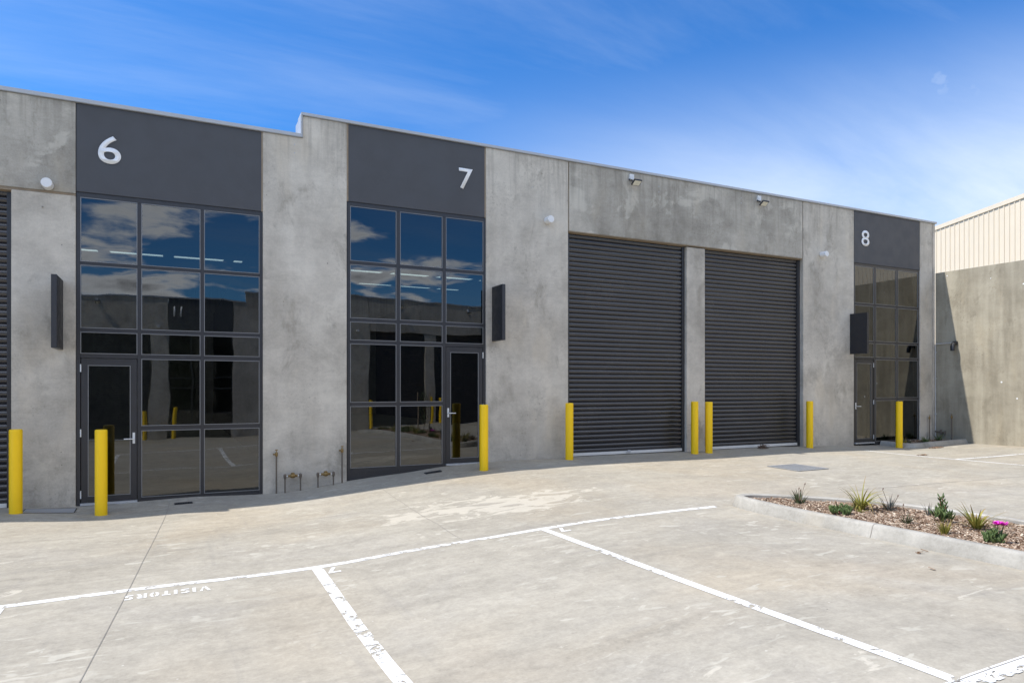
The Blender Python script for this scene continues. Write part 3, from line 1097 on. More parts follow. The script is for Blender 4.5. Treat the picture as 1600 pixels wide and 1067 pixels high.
roller_door(-5.87, -2.0, -.012, 4.40, .13, WH, 'charcoal roller door cut off by the left edge')
roller_door(6.95, 9.865, .300, 4.72, .13, WH, 'charcoal roller door left of the thin concrete pier')
roller_door(10.41, 13.345, .296, 4.72, .13, WH, 'charcoal roller door right of the thin concrete pier', lock=False)
for (a, b) in ((-5.9, -1.982), (6.93, 13.36)):
    m = MB()
    m.box(a, b, .30, .34, 4.30, 5.2)
    m.build('shutter_box', 'dark', WH)


# ------------------------------------------------------------------ wall fixtures
def cyl_light(x, z, label, y=0.0, d=.135, ln=.17, sgn=1, r0=0):
    o = empty('wall_light', (x, y, z), label, 'wall light', 'round white wall lights beside the unit numbers')
    m = MB()
    m.tube([(0, 0, 0), (0, -.012 * sgn, 0)], d / 2 * .8, 24)
    m.build('base_plate', 'white', o)
    m = MB()
    m.tube([(0, -.012 * sgn, 0), (0, -(ln - .006) * sgn, 0), (0, -ln * sgn, 0)], [d / 2, d / 2, d / 2 - .006], 32)
    m.build('lamp_body', 'white', o, smooth=True)
    return o


cyl_light(-1.553, 4.475, 'white drum light on the concrete left of number 6, over the joint line')
cyl_light(6.439, 4.85, 'white drum light high on the concrete between unit 7 and the roller doors')
cyl_light(13.987, 4.85, 'white drum light on the concrete between the roller doors and number 8')


def floodlight(x, z, label, y=0.0, sgn=1):
    o = empty('floodlight', (x, y, z), label, 'floodlight', 'small floodlights above the roller doors')
    m = MB()
    m.box(-.05, .05, -.055 if sgn > 0 else 0, 0 if sgn > 0 else .055, -.05, .06)
    m.build('junction_box', 'white', o, bevel=.006)
    m = MB()
    m.tube([(0, -.03 * sgn, -.05), (0, -.05 * sgn, -.075), (.02, -.09 * sgn, -.10)], .012, 8)
    m.tube([(-.03, -.03 * sgn, -.06), (-.075, -.05 * sgn, -.065), (-.085, -.07 * sgn, -.062)], [.01, .013, .018], 8)
    m.build('bracket', 'black', o)
    ay = Vector((0, -math.cos(D2R(55)) * sgn, -math.sin(D2R(55))))      # facing direction
    ax = Vector((1, 0, 0))
    az = ax.cross(ay)
    c = Vector((.045, -.14 * sgn, -.125))
    m = MB()
    m.obox(c, ax, ay, az, .095, .018, .072)
    hd = m.build('lamp_head', 'black', o, bevel=.004)
    m = MB()
    m.obox(c + ay * .0195, ax, ay, az, .080, .002, .058)
    m.build('lens', 'lens', hd)
    return o


floodlight(8.40, 5.94, 'small white-boxed floodlight above the left of the two roller doors')
floodlight(11.93, 5.94, 'small white-boxed floodlight above the right of the two roller doors')


def blade_sign(x, z0, z1, p, label, w=.06):
    o = empty('blade_sign', (x, 0, z0), label, 'sign box', 'blank blade signs standing off the facade')
    h = z1 - z0
    m = MB()
    m.box(0, w, -p + .012, -.01, .012, h - .012)
    m.build('sign_body', 'sign', o)
    m = MB()
    for (a, b, c, d, e, f) in ((-.003, w + .003, -p, -p + .012, 0, h), (-.003, w + .003, -.01, 0, 0, h),
                               (-.003, w + .003, -p + .012, -.01, h - .012, h), (-.003, w + .003, -p + .012, -.01, 0, .012)):
        m.box(a, b, c, d, e, f)
    m.build('sign_frame', 'frame', o, bevel=.003)
    return o


blade_sign(-1.44, 2.18, 3.16, .60, 'blank charcoal blade sign on the concrete left of window 6')
blade_sign(5.283, 2.505, 3.503, .44, 'blank charcoal blade sign on the concrete right of window 7')
blade_sign(15.008, 2.49, 3.48, .47, 'blank charcoal blade sign beside the window below number 8', .06)


# bollards ------------------------------------------------------------------
def bollard_mesh():
    m = MB()
    r = .076
    zs = [(-1.5, r), (-.03, r), (-.012, r * .985), (-.003, r * .93), (0, r * .8)]
    m.tube([(0, 0, z) for z, _ in zs], [q for _, q in zs], 40)
    return m


bol = None
BOLL = [(-1.86, -.40, 1.095, 'yellow steel bollard before the roller door cut off at left'),
        (-.868, -.60, 1.076, 'yellow steel bollard in front of the unit 6 glass door'),
        (4.851, -.60, 1.36, 'yellow steel bollard in front of the unit 7 glass door'),
        (6.79, -.25, 1.364, 'yellow steel bollard at the left jamb of the left roller door'),
        (9.86, -.25, 1.368, 'yellow steel bollard left of the pair flanking the thin pier'),
        (10.25, -.25, 1.358, 'yellow steel bollard right of the pair flanking the thin pier'),
        (13.30, -.25, 1.35, 'yellow steel bollard right of the right-hand roller door'),
        (16.011, -.60, 1.327, 'yellow steel bollard beside the unit 8 door and garden bed'),
        (-.95, -19.6, .72, 'yellow bollard mirrored in window 6, left one, near the pier'),
        (.076, -19.6, .77, 'yellow bollard mirrored in window 6 in front of the dark door'),
        (8.2, -19.6, 1.08, 'yellow bollard mirrored in window 7 at the left edge of the dark door'),
        (11.15, -19.6, 1.15, 'yellow bollard mirrored in window 7, left of the close pair'),
        (11.6, -19.6, 1.10, 'yellow bollard mirrored in window 7, right of the close pair')]
for (x, y, zt, lab) in BOLL:
    if bol is None:
        bol = bollard_mesh().build('bollard', 'yellow', smooth=True)
        o = bol
    else:
        o = bol.copy()
        C.objects.link(o)
    o.location = (x, y, zt)
    tag(o, lab, 'bollard', 'yellow steel bollards')


# taps and meters -----------------------------------------------------------
def standpipe(x, y, zt, label, arm=1, d=.012):
    g0 = gz(x, y)
    o = empty('standpipe', (x, y, g0), label, 'water tap', 'capped water standpipes at the wall')
    h = zt - g0
    m = MB()
    m.tube([(0, 0, -.2), (0, 0, h - .05)], d, 10)
    m.build('pipe', 'copper', o, smooth=True)
    m = MB()
    m.tube([(0, 0, h - .075), (0, 0, h - .05), (0, 0, h - .015), (0, 0, h)], [d * 1.2, d * 1.9, d * 1.9, d * .9], 10)
    m.tube([(0, 0, h - .035), (-.05 * arm, -.02, h - .035)], [.012, .014], 8)
    m.tube([(0, 0, h), (0, 0, h + .03)], .006, 8)
    m.tube([(-.022, 0, h + .032), (.022, 0, h + .032)], .007, 8)
    m.build('tap', 'brass', o, smooth=True)
    return o


standpipe(1.488, -.05, .63, 'thin brown standpipe right of window 6, left of the brass meters')
standpipe(2.526, -.05, .65, 'thin brown standpipe left of the window 7 plinth')
standpipe(18.05, -.06, .90, 'short standpipe in the bed at the foot of the end pillar')


def water_meter(xa, xb, y, zt, label):
    ga, gb = gz(xa, y), gz(xb, y)
    o = empty('water_meter', ((xa + xb) / 2, y, (ga + gb) / 2), label, 'water meter', 'brass water meters at the wall')
    cx, cz = (xa + xb) / 2, (ga + gb) / 2
    zz = zt - cz - .02
    for x, gg in ((xa, ga), (xb, gb)):
        m = MB()
        m.tube([(x - cx, 0, gg - cz - .1), (x - cx, 0, zz - .03)], .011, 10)
        m.build('riser_pipe', 'copper', o, smooth=True)
        m = MB()
        m.tube([(x - cx, 0, zz - .05), (x - cx, 0, zz - .02), (x - cx, 0, zz + .02), (x - cx, 0, zz + .035)], [.014, .022, .024, .010], 10)
        m.build('elbow', 'copper', o, smooth=True)
    m = MB()
    hw = (xb - xa) / 2
    m.tube([(-hw, 0, zz), (-hw * .55, 0, zz)], .009, 8)
    m.tube([(hw * .55, 0, zz), (hw, 0, zz)], .009, 8)
    m.build('union', 'alu', o, smooth=True)
    m = MB()
    ks = [(-.62, .014), (-.58, .020), (-.46, .020), (-.42, .014), (-.3, .026), (-.16, .034), (.0, .038), (.16, .034), (.3, .026), (.42, .014), (.46, .020), (.58, .020), (.62, .014)]
    m.tube([(hw * k, 0, zz) for k, _ in ks], [r for _, r in ks], 14)
    m.tube([(0, 0, zz), (0, 0, zz + .045), (0, 0, zz + .05)], [.03, .03, .02], 14)
    m.build('meter_body', 'brass', o, smooth=True)
    return o


water_meter(1.613, 1.852, -.09, .262, 'brass water meter on two short risers, left of the pair')
water_meter(2.127, 2.376, -.09, .262, 'brass water meter on two short risers, right of the pair')

# ------------------------------------------------------------------ pits and grates


def grate(quad, label, name='drain_grate', bars=22, frame=.035, mat='grate', cat='drain'):
    """quad: four corners on the yard, in order"""
    Q = [Vector((x, y, gz(x, y) + .004)) for x, y in quad]
    c = sum(Q, Vector()) / 4
    o = empty(name, c, label, cat)

    def at(u, v):
        return (Q[0].lerp(Q[1], u)).lerp(Q[3].lerp(Q[2], u), v)
    lu, lv = (Q[1] - Q[0]).length, (Q[3] - Q[0]).length
    m = MB()
    m.add([at(0, 0) - c, at(1, 0) - c, at(1, 1) - c, at(0, 1) - c], [(0, 1, 2, 3)])
    m.build('pit', 'dark', o)
    m = MB()
    fu, fv = frame / lu, frame / lv

    def slab(u0, u1, v0, v1, h):
        p = [at(u0, v0), at(u1, v0), at(u1, v1), at(u0, v1)]
        up = Vector((0, 0, h))
        vs = [q - c + Vector((0, 0, .001)) for q in p] + [q - c + up for q in p]
        m.add(vs, [(3, 2, 1, 0), (4, 5, 6, 7), (0, 1, 5, 4), (1, 2, 6, 5), (2, 3, 7, 6), (3, 0, 4, 7)])
    slab(0, 1, 0, fv, .010)
    slab(0, 1, 1 - fv, 1, .010)
    slab(0, fu, fv, 1 - fv, .010)
    slab(1 - fu, 1, fv, 1 - fv, .010)
    m.build('grate_frame', mat, o)
    m = MB()
    for k in range(bars):
        u = fu + (1 - 2 * fu) * (k + .5) / bars
        wdt = (1 - 2 * fu) / bars * .24
        slab(u - wdt, u + wdt, fv, 1 - fv, .008)
    for k in range(5):
        v = fv + (1 - 2 * fv) * (k + .5) / 5
        slab(fu, 1 - fu, v - .006, v + .006, .006)
    m.build('grate_bars', mat, o)
    return o


grate([(9.80, -2.27), (10.52, -2.27), (10.56, -2.98), (9.80, -2.98)], 'square steel drain grate set in the sunlit yard', bars=26)
grate([(.03, -.34), (.27, -.34), (.27, -.42), (.03, -.42)], 'short black slot drain by the leftmost shopfront', bars=10, frame=.01, mat='black')
grate([(3.88, -.26), (4.17, -.26), (4.17, -.36), (3.88, -.36)], 'short black slot drain beside the wedge-shaped plinth', bars=10, frame=.01, mat='black')
# concrete-filled pit cover
cq = [(-1.80, -.10), (-1.20, -.14), (-1.20, -.43), (-1.80, -.40)]
pc = empty('pit_cover', (-1.5, -.27, gz(-1.5, -.27)), 'flat concrete-filled pit cover near the left bollards', 'pit cover')
m = MB()
zc = gz(-1.5, -.27)
for (a, b) in zip(cq, cq[1:] + cq[:1]):
    a, b = Vector((*a, 0)), Vector((*b, 0))
    d = (b - a).normalized()
    n = Vector((-d.y, d.x, 0))
    vs = []
    for p in (a, b):
        for s_ in (-.006, .006):
            q = p + n * s_
            vs.append((q.x + 1.5, q.y + .27, gz(q.x, q.y) + .006 - zc))
    m.add(vs, [(0, 1, 3, 2)])
m.build('cover_rim', 'dark', pc)
m = MB()
vs = [((x * .98 + 1.5 * -.02) + 1.5, (y * .96 - .27 * .04) + .27, gz(x, y) + .005 - zc) for x, y in cq]
m.add(vs, [(0, 1, 2, 3)])
m.build('cover_infill', 'infill', pc)

# ------------------------------------------------------------------ boundary wall, neighbouring shed
XW = 18.386
bw = empty('boundary_wall', (XW, -8, .2), 'tall buff precast concrete boundary wall at the right, with the slanting shadow', 'wall')
m = MB()
m.box(0, .2, -14, 7.995, -1.2, 4.535)
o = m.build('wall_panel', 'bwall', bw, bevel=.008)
m = MB()
for (y, z) in ((5.86, 3.96), (5.74, 2.98), (6.6, 4.2), (7.68, 4.42), (6.35, 1.6), (6.0, 1.2)):
    m.tube([(-.003, y, z), (.01, y, z)], random.uniform(.012, .022), 10)
m.build('patch', 'white', bw)

SX = 29.2
sh = empty('metal_shed', (SX, 0, 0), 'cream ribbed metal shed rising behind the boundary wall', 'building')


def shed_z(y):
    return 8.50 - (y - 6.8) * .158 if y > -9 else 8.50 - (-9 - 6.8) * .158 + (y + 9) * .158


m = MB()
ys = []
y = 12.0
while y > -22:
    ys.append(y)
    y -= .19
pts = []
for y in ys:
    for dy, dx in ((0, 0), (-.135, 0), (-.147, -.028), (-.172, -.028), (-.184, 0)):
        pts.append((y + dy, dx))
n = len(pts)
vs = [(dx, y, 0) for y, dx in pts] + [(dx, y, shed_z(y)) for y, dx in pts]
m.add(vs, [(i, i + 1, n + i + 1, n + i) for i in range(n - 1)])
m.build('ribbed_wall', 'cream', sh)
m = MB()
for (a, b) in ((12.05, -9), (-9, -22.2)):
    za, zb = shed_z(a), shed_z(b)
    vs = [(-.05, a, za - .12), (-.05, b, zb - .12), (-.05, b, zb + .05), (-.05, a, za + .05),
          (14, a, za - .12), (14, b, zb - .12), (14, b, zb + .05), (14, a, za + .05)]
    m.add(vs, [(0, 1, 2, 3), (4, 7, 6, 5), (0, 4, 5, 1), (3, 2, 6, 7), (0, 3, 7, 4), (1, 5, 6, 2)])
m.build('roof', 'cream', sh)
m = MB()
m.box(.02, 14, -22, 11.95, -.5, 7.2)
m.build('core_wall', 'cream', sh)

# conduit pipe with a small spotlight on the boundary wall
cp = empty('pipe_run', (XW, 0, 0), 'thin galvanised pipe climbing the corner and turning along the boundary wall', 'pipe')
m = MB()
m.tube([(-.03, .0 - .03, .34), (-.03, -.03, 2.82), (-.03, -.05, 2.835), (-.03, -.50, 2.835)], .014, 10)
m.build('pipe', 'steel', cp, smooth=True)
m = MB()
m.tube([(-.04, -.03, .50), (-.04, -.22, .48), (-.04, -.28, .47)], .02, 10)
m.tube([(-.04, -.18, .42), (-.04, -.18, .56)], .024, 10)
m.tube([(-.04, -.28, .42), (-.04, -.28, .52)], .026, 10)
m.build('valve', 'copper', cp, smooth=True)
for z in (.95, 1.9, 2.6):
    m = MB()
    m.box(-.05, 0, -.05, -.01, z, z + .025)
    m.build('pipe_clip', 'steel', cp)
sp = empty('spotlight', (XW, -.55, 2.83), 'small dark spotlight at the end of the pipe on the boundary wall', 'spotlight')
m = MB()
m.box(-.06, 0, -.05, .06, -.05, .05)
m.build('mount', 'black', sp, bevel=.008)
m = MB()
m.tube([(-.06, 0, 0), (-.13, -.01, -.02), (-.17, -.015, -.10), (-.18, -.018, -.20)], [.03, .045, .055, .05], 14)
m.build('lamp_head', 'black', sp, smooth=True)
standpipe(18.33, -.47, .93, 'short standpipe against the boundary wall at the bed kerb')


# ------------------------------------------------------------------ kerbed beds
def kerb_bed(outline, name, label, kerb_h=.135, closed=True, kw=.15, mulch_drop=.035, joints=(), n_chips=5200, seed=1, chip_box=None):
    """outline: outer base line, counter-clockwise points; open ends allowed"""
    P_ = [Vector((x, y)) for x, y in outline]
    n = len(P_)
    nr = []
    for i in range(n):
        a = P_[(i - 1) % n] if closed or i > 0 else P_[i]
        b = P_[(i + 1) % n] if closed or i < n - 1 else P_[i]
        d = (b - a).normalized()
        nr.append(Vector((-d.y, d.x)))
    prof = [(0, -.05), (0, .0), (.018, .045), (.036, kerb_h - .030), (.048, kerb_h - .010), (.066, kerb_h), (kw - .015, kerb_h), (kw, kerb_h - .012), (kw + .004, -.02)]
    m = MB()
    vs, np_ = [], len(prof)
    for p, q in zip(P_, nr):
        g0 = gz(p.x, p.y)
        for (ins, h) in prof:
            c = p + q * ins
            vs.append((c.x, c.y, g0 + h))
    fs = []
    rng_ = range(n) if closed else range(n - 1)
    for i in rng_:
        j = (i + 1) % n
        for k in range(np_ - 1):
            fs.append((i * np_ + k, j * np_ + k, j * np_ + k + 1, i * np_ + k + 1))
    m.add(vs, fs)
    root = empty(name, (P_[0].x, P_[0].y, gz(P_[0].x, P_[0].y)), label, 'kerb')
    k = m.build('kerb', 'kerb', root, smooth=True, loc=None)
    k.matrix_parent_inverse = root.matrix_world.inverted()
    root_loc = Vector(root.location)
    for v in k.data.vertices:
        v.co = v.co - root_loc
    k.matrix_parent_inverse = Matrix()
    for (x, y, nx_, ny_) in joints:
        g0 = gz(x, y)
        jm = MB()
        t_ = Vector((-ny_, nx_)) * .004
        pts = []
        for (ins, h) in prof[1:-1]:
            pts.append((x + nx_ * (ins - .002), y + ny_ * (ins - .002), g0 + h + .002))
        vv = [(a + t_.x - root_loc.x, b + t_.y - root_loc.y, c - root_loc.z) for a, b, c in pts] + [(a - t_.x - root_loc.x, b - t_.y - root_loc.y, c - root_loc.z) for a, b, c in pts]
        N_ = len(pts)
        jm.add(vv, [(i, i + 1, N_ + i + 1, N_ + i) for i in range(N_ - 1)])
        jm.build('kerb_joint', 'joint', root)
    return root, P_, nr


def inside(poly, x, y):
    c = False
    n = len(poly)
    for i in range(n):
        a, b = poly[i], poly[(i + 1) % n]
        if (a[1] > y) != (b[1] > y) and x < (b[0] - a[0]) * (y - a[1]) / (b[1] - a[1]) + a[0]:
            c = not c
    return c


def mulch(inner, name, label, h, n_chips, seed, dens=None):
    rs = random.Random(seed)
    xs = [p[0] for p in inner]
    ys_ = [p[1] for p in inner]
    x0, x1, y0, y1 = min(xs), max(xs), min(ys_), max(ys_)
    step = .09
    m = MB()
    nx_, ny_ = int((x1 - x0) / step) + 2, int((y1 - y0) / step) + 2
    idx = {}
    for i in range(nx_):
        for j in range(ny_):
            x, y = x0 + i * step, y0 + j * step
            idx[(i, j)] = len(m.v)
            m.v.append((x, y, hz_m(x, y, h)))
    for i in range(nx_ - 1):
        for j in range(ny_ - 1):
            cx, cy = x0 + (i + .5) * step, y0 + (j + .5) * step
            if inside(inner, cx, cy) or any(inside(inner, cx + a, cy + b) for a in (-.08, .08) for b in (-.08, .08)):
                m.f.append((idx[(i, j)], idx[(i + 1, j)], idx[(i + 1, j + 1)], idx[(i, j + 1)]))
    m.t = [.3] * len(m.v)
    m.tip = [0] * len(m.v)
    base = tag(m.build(name, 'mulch', smooth=True), label, 'mulch', kind='stuff')
    c = MB()
    k = 0
    while k < n_chips:
        x, y = rs.uniform(x0, x1), rs.uniform(y0, y1)
        if dens and rs.random() > dens(x, y):
            continue
        if not inside(inner, x, y):
            continue
        k += 1
        L_ = rs.uniform(.008, .028)
        W_ = rs.uniform(.002, .008)
        a = rs.uniform(0, math.pi)
        ti = rs.uniform(-.5, .5)
        ax = Vector((math.cos(a) * math.cos(ti), math.sin(a) * math.cos(ti), math.sin(ti)))
        ay = Vector((-math.sin(a), math.cos(a), rs.uniform(-.4, .4))).normalized()
        az = ax.cross(ay).normalized()
        z = hz_m(x, y, h) + rs.uniform(.003, .014)
        tone = min(1, max(0, rs.gauss(.50, .28)))
        c.obox((x, y, z), ax, ay, az, L_, W_, .0022, tone)
    tag(c.build('bark_chips', 'chip'), 'loose bark chips scattered over the mulch', 'bark chips', kind='stuff')
    return base


def hz_m(x, y, h):
    return gz(x, y) + h + .018 * mnoise.noise(Vector((x * 3, y * 3, 1.5))) + .02 * mnoise.noise(Vector((x * .9, y * .9, 5)))


# island: outline with the bed on the left-hand side of the travel direction
isl = [(6.44, -14.6), (6.44, -15.0), (6.6, -15.25), (6.95, -15.35), (7.7, -15.35), (8.05, -15.25), (8.22, -15.0), (8.24, -14.5)]
isl += [(8.24, -14.5 + k * .5) for k in range(1, 14)]
isl += [(8.22, -7.3), (8.17, -6.75), (8.06, -6.25), (7.88, -5.83), (7.62, -5.46), (7.34, -5.14), (7.06, -4.88), (6.86, -4.75), (6.70, -4.71), (6.56, -4.74), (6.47, -4.84), (6.44, -5.0)]
isl += [(6.44, -5.5 - k * .5) for k in range(0, 18)]
isl_ccw = isl
root, P_, nr = kerb_bed(isl_ccw, 'kerb_island', 'pointed kerbed island filled with bark mulch', joints=[(6.44, -6.80, 1, 0), (6.44, -9.8, 1, 0)])
inner = [(p.x + q.x * .15, p.y + q.y * .15) for p, q in zip(P_, nr)]
mulch(inner, 'mulch', 'brown bark mulch filling the kerbed island', .085, 13000, 3,
      lambda x, y: 1.0 if y > -8.6 else .12)

bed = [(16.12, .0), (16.12, -.45), (16.14, -.66), (16.22, -.79), (16.36, -.85), (16.6, -.86), (17.2, -.86), (17.8, -.86), (18.386, -.86)]
root2, P2, n2 = kerb_bed(bed, 'bed_kerb', 'low concrete kerb edging the garden bed under window 8', closed=False, kerb_h=.11)
inner2 = [(p.x + q.x * .15, p.y + q.y * .15) for p, q in zip(P2, n2)] + [(18.386, .02), (16.27, .02)]
inner2[-3] = (18.386, -.71)
mulch(inner2, 'bed_mulch', 'shaded bark mulch in the bed under window 8', .055, 900, 5)


# ------------------------------------------------------------------ plants
def blade(m, base, az, lean, ln, w, curl, rs, tone, seg=6, tipk=1.0):
    d = Vector((math.cos(az), math.sin(az), 0))
    side = Vector((-d.y, d.x, 0))
    pts = []
    p = Vector(base)
    ang = lean
    for i in range(seg + 1):
        pts.append(p.copy())
        p = p + (d * math.sin(ang) + Vector((0, 0, 1)) * math.cos(ang)) * (ln / seg)
        ang += curl / seg
    vs, tips = [], []
    for i, q in enumerate(pts):
        k = i / seg
        ww = w * (1 - k ** 1.6) * (.6 + .8 * min(k * 3, 1)) * .5 + .0006
        vs += [q - side * ww, q + side * ww + Vector((0, 0, ww * .3))]
        tips += [k * tipk] * 2
    m.add(vs, [(2 * i, 2 * i + 1, 2 * i + 3, 2 * i + 2) for i in range(seg)], tone, tips)
    return pts[-1]


def tuft(name, x, y, h, spread, n, mat, label, cat, seed, w=.008, curl=.9, lean=(.05, .75), stems=(), hh=.085, seeds=False):
    rs = random.Random(seed)
    z = hz_m(x, y, hh) - .005
    o = empty(name, (x, y, z), label, cat, 'small plants in the garden beds')
    m = MB()
    for k in range(n):
        az = rs.uniform(0, 2 * math.pi)
        r = rs.uniform(0, spread * .22)
        blade(m, (math.cos(az) * r, math.sin(az) * r, 0), az + rs.uniform(-.5, .5), rs.uniform(*lean), h * rs.uniform(.35, 1.2),
              w * rs.uniform(.7, 1.3), curl * rs.uniform(.3, 1.5), rs, rs.random())
    m.build('leaves', mat, o)
    if stems:
        m = MB()
        for (ax, ay, L_, bend) in stems:
            pts = [Vector((0, 0, 0))]
            for i in range(1, 6):
                t = i / 5
                pts.append(Vector((ax * t + bend * t * t, ay * t, L_ * t)))
            m.tube(pts, [.0035, .003, .003, .0028, .0025, .002], 6)
            e = pts[-1]
            m.tube([e, e + Vector((.008, 0, .012)), e + Vector((.012, 0, .026))], [.003, .008, .003], 6)
        m.build('stem', 'twig', o)
    return o


def succulent(name, x, y, h, spread, n, mat, label, cat, seed, upright=0, flower=None, hh=.085):
    rs = random.Random(seed)
    z = hz_m(x, y, hh) - .005
    o = empty(name, (x, y, z), label, cat, 'small plants in the garden beds')
    m = MB()

    def leaf(b, d, L_, r, tone):
        b, d = Vector(b), Vector(d).normalized()
        m.tube([b, b + d * L_ * .35, b + d * L_ * .75, b + d * L_ + Vector((0, 0, .004))], [r * .55, r, r * .9, r * .2], 6, tone=tone)
    st = MB()
    for k in range(n):
        az = rs.uniform(0, 2 * math.pi)
        r = spread * math.sqrt(rs.random()) * .5
        bx, by = math.cos(az) * r, math.sin(az) * r
        hgt = h * rs.uniform(.15, .75) * (1 - .5 * r / (spread * .5))
        for q in range(4):
            a2 = rs.uniform(0, 2 * math.pi)
            leaf((bx, by, hgt * .8), (math.cos(a2) * .6, math.sin(a2) * .6, rs.uniform(.5, 1.4)), h * rs.uniform(.22, .38), .0075, rs.random())
        if k % 3 == 0:
            st.tube([(bx * .3, by * .3, 0), (bx, by, hgt * .85)], .004, 5)
    for k in range(upright):
        az = rs.uniform(0, 2 * math.pi)
        top = Vector((math.cos(az) * .03 * k, math.sin(az) * .03 * k, h * rs.uniform(.75, 1.0)))
        st.tube([(0, 0, 0), top * .6, top], [.007, .006, .004], 6)
        for q in range(9):
            t = .45 + .55 * q / 8
            a2 = q * 2.4 + k
            leaf(top * t, (math.cos(a2) * .7, math.sin(a2) * .7, .9), .045, .008, rs.random())
    m.build('leaves', mat, o, smooth=True)
    st.build('stem', 'l_red', o)
    if flower:
        for (fx, fy, fz) in flower:
            f = MB()
            for q in range(44):
                a2 = 2 * math.pi * q / 22 + rs.uniform(-.05, .05)
                d = Vector((math.cos(a2), math.sin(a2), rs.uniform(.2, .95)))
                side = Vector((-d.y, d.x, 0)) * .0042
                b = Vector((fx, fy, fz))
                f.add([b + d * .005 - side * .5, b + d * .005 + side * .5, b + d * .038 + side * 1.4, b + d * .045, b + d * .038 - side * 1.4], [(0, 1, 2, 3, 4)])
            fo = f.build('flower', 'magenta', o)
            f = MB()
            f.tube([(fx, fy, fz), (fx, fy, fz + .008), (fx, fy, fz + .012)], [.008, .008, .003], 10)
            f.build('flower_centre', 'flower_core', fo)
            f = MB()
            f.tube([(fx * .5, fy * .5, 0), (fx, fy, fz)], .004, 6)
            f.build('flower_stalk', 'l_green', fo)
    return o


tuft('spiky_plant', 7.03, -5.40, .20, .22, 34, 'l_dark', 'dark spiky tuft with one tall bud stem nearest the island nose', 'plant', 11, .014, .5, (.05, .7),
     stems=[(.07, .0, .24, .02), (-.015, 0, .19, 0), (.03, .02, .16, 0)])
tuft('long_grass', 7.32, -6.03, .38, .26, 90, 'l_yellow', 'tall arching yellow-green grass with brown tips, highest plant of the island', 'plant', 12, .010, 1.9, (.05, .6))
succulent('succulent', 6.86, -6.13, .19, .22, 60, 'l_green', 'low bright green succulent clump by the front kerb', 'plant', 13)
tuft('spiky_plant', 7.60, -6.21, .20, .28, 40, 'l_grey', 'grey spiky tuft with a long crooked stem leaning left', 'plant', 14, .012, .5, (.1, .9),
     stems=[(-.10, .0, .26, -.03), (.12, 0, .16, .02)])
tuft('shrublet', 7.02, -6.80, .13, .16, 44, 'l_dark', 'small dark tuft with an upright bare twig, mid island', 'plant', 15, .009, .4, (.1, .8),
     stems=[(-.05, .0, .20, -.005)])
tuft('grass_sprig', 7.68, -6.62, .18, .10, 12, 'l_grey', 'sparse thin sprig of pale grass', 'plant', 16, .009, .4, (.05, .4))
succulent('succulent', 7.44, -6.93, .29, .17, 30, 'l_green', 'upright succulent with reddish stems', 'plant', 17, upright=3)
tuft('grass_sprig', 6.90, -7.28, .16, .15, 60, 'l_yellow', 'little yellow-green grass tuft at the front kerb', 'plant', 18, .007, .4, (.05, .6))
tuft('strappy_plant', 7.44, -7.28, .33, .22, 50, 'l_yellow', 'strappy yellow-green plant fanning from a reddish base', 'plant', 19, .018, .9, (.15, .95))
succulent('flowering_succulent', 6.93, -7.72, .19, .20, 50, 'l_green', 'green succulent carrying a magenta flower', 'plant', 20, flower=[(-.01, -.04, .185), (.045, -.06, .178)])
tuft('grass_sprig', 7.16, -6.14, .13, .10, 26, 'l_yellow', 'short golden grass between the tall grass and the clump', 'plant', 21, .006, .7, (.2, .9))
tuft('shrublet', 7.78, -7.62, .15, .16, 20, 'l_dark', 'dark twiggy tuft at the right edge beside the far kerb', 'plant', 22, .008, .4, (.1, .9))
rs0 = random.Random(77)
for k in range(18):
    x, y = rs0.uniform(6.75, 7.95), -9.0 - k * .32
    kind = k % 3
    side_ = 'near the front kerb' if x < 7.3 else 'near the far kerb'
    lab = '%s tuft mirrored in window 7, island planting %s' % (('dark', 'green', 'yellowish')[kind], side_)
    if kind == 1:
        succulent('succulent', x, y, .2, .3, 40, 'l_green', lab, 'plant', 100 + k)
    else:
        tuft('spiky_plant', x, y, .30, .3, 40, ('l_dark', 'l_green', 'l_yellow')[kind], lab, 'plant', 100 + k, .012, .6, (.1, .9))
# in the bed under window 8
tuft('strappy_plant', 16.42, -.45, .22, .18, 26, 'l_yellow', 'shaded strappy tuft at the left end of the bed', 'plant', 41, .014, .5, (.1, .8), hh=.055)
tuft('leafy_plant', 17.15, -.52, .20, .3, 70, 'l_green', 'low leafy plant in the bed at the base of window 8', 'plant', 42, .016, .6, (.2, 1.2), hh=.055)
tuft('leafy_plant', 17.95, -.35, .24, .26, 60, 'l_green', 'low leafy plant in the corner of the bed', 'plant', 43, .013, .5, (.1, 1.0), hh=.055)
tuft('leafy_plant', 16.85, -.30, .12, .2, 30, 'l_dark', 'small dark plant between the strappy tuft and the leafy one', 'plant', 44, .012, .6, (.2, 1.2), hh=.055)

# staked sapling at the far end of the island, seen mirrored in window 7
sap = empty('sapling', (7.4, -9.9, gz(7.4, -9.9) + .08), 'thin leafy sapling tied between stakes, mirrored in window 7', 'tree')
m = MB()
m.tube([(0, 0, -.1), (.02, .01, .7), (-.01, .02, 1.25)], [.012, .009, .004], 8)
m.build('trunk', 'twig', sap)
m = MB()
rs = random.Random(9)
for k in range(420):
    z = rs.uniform(.35, 1.3)
    r = .20 * math.sqrt(rs.random()) * (1.1 - abs(z - .8))
    a = rs.uniform(0, 6.28)
    c = Vector((r * math.cos(a), r * math.sin(a), z))
    d = Vector((rs.gauss(0, 1), rs.gauss(0, 1), rs.gauss(0, .6))).normalized()
    e = d.cross(Vector((0, 0, 1))).normalized() * .012
    m.add([c - e, c + d * .03, c + e, c - d * .03], [(0, 1, 2, 3)], rs.random())
m.build('crown', 'l_green', sap)
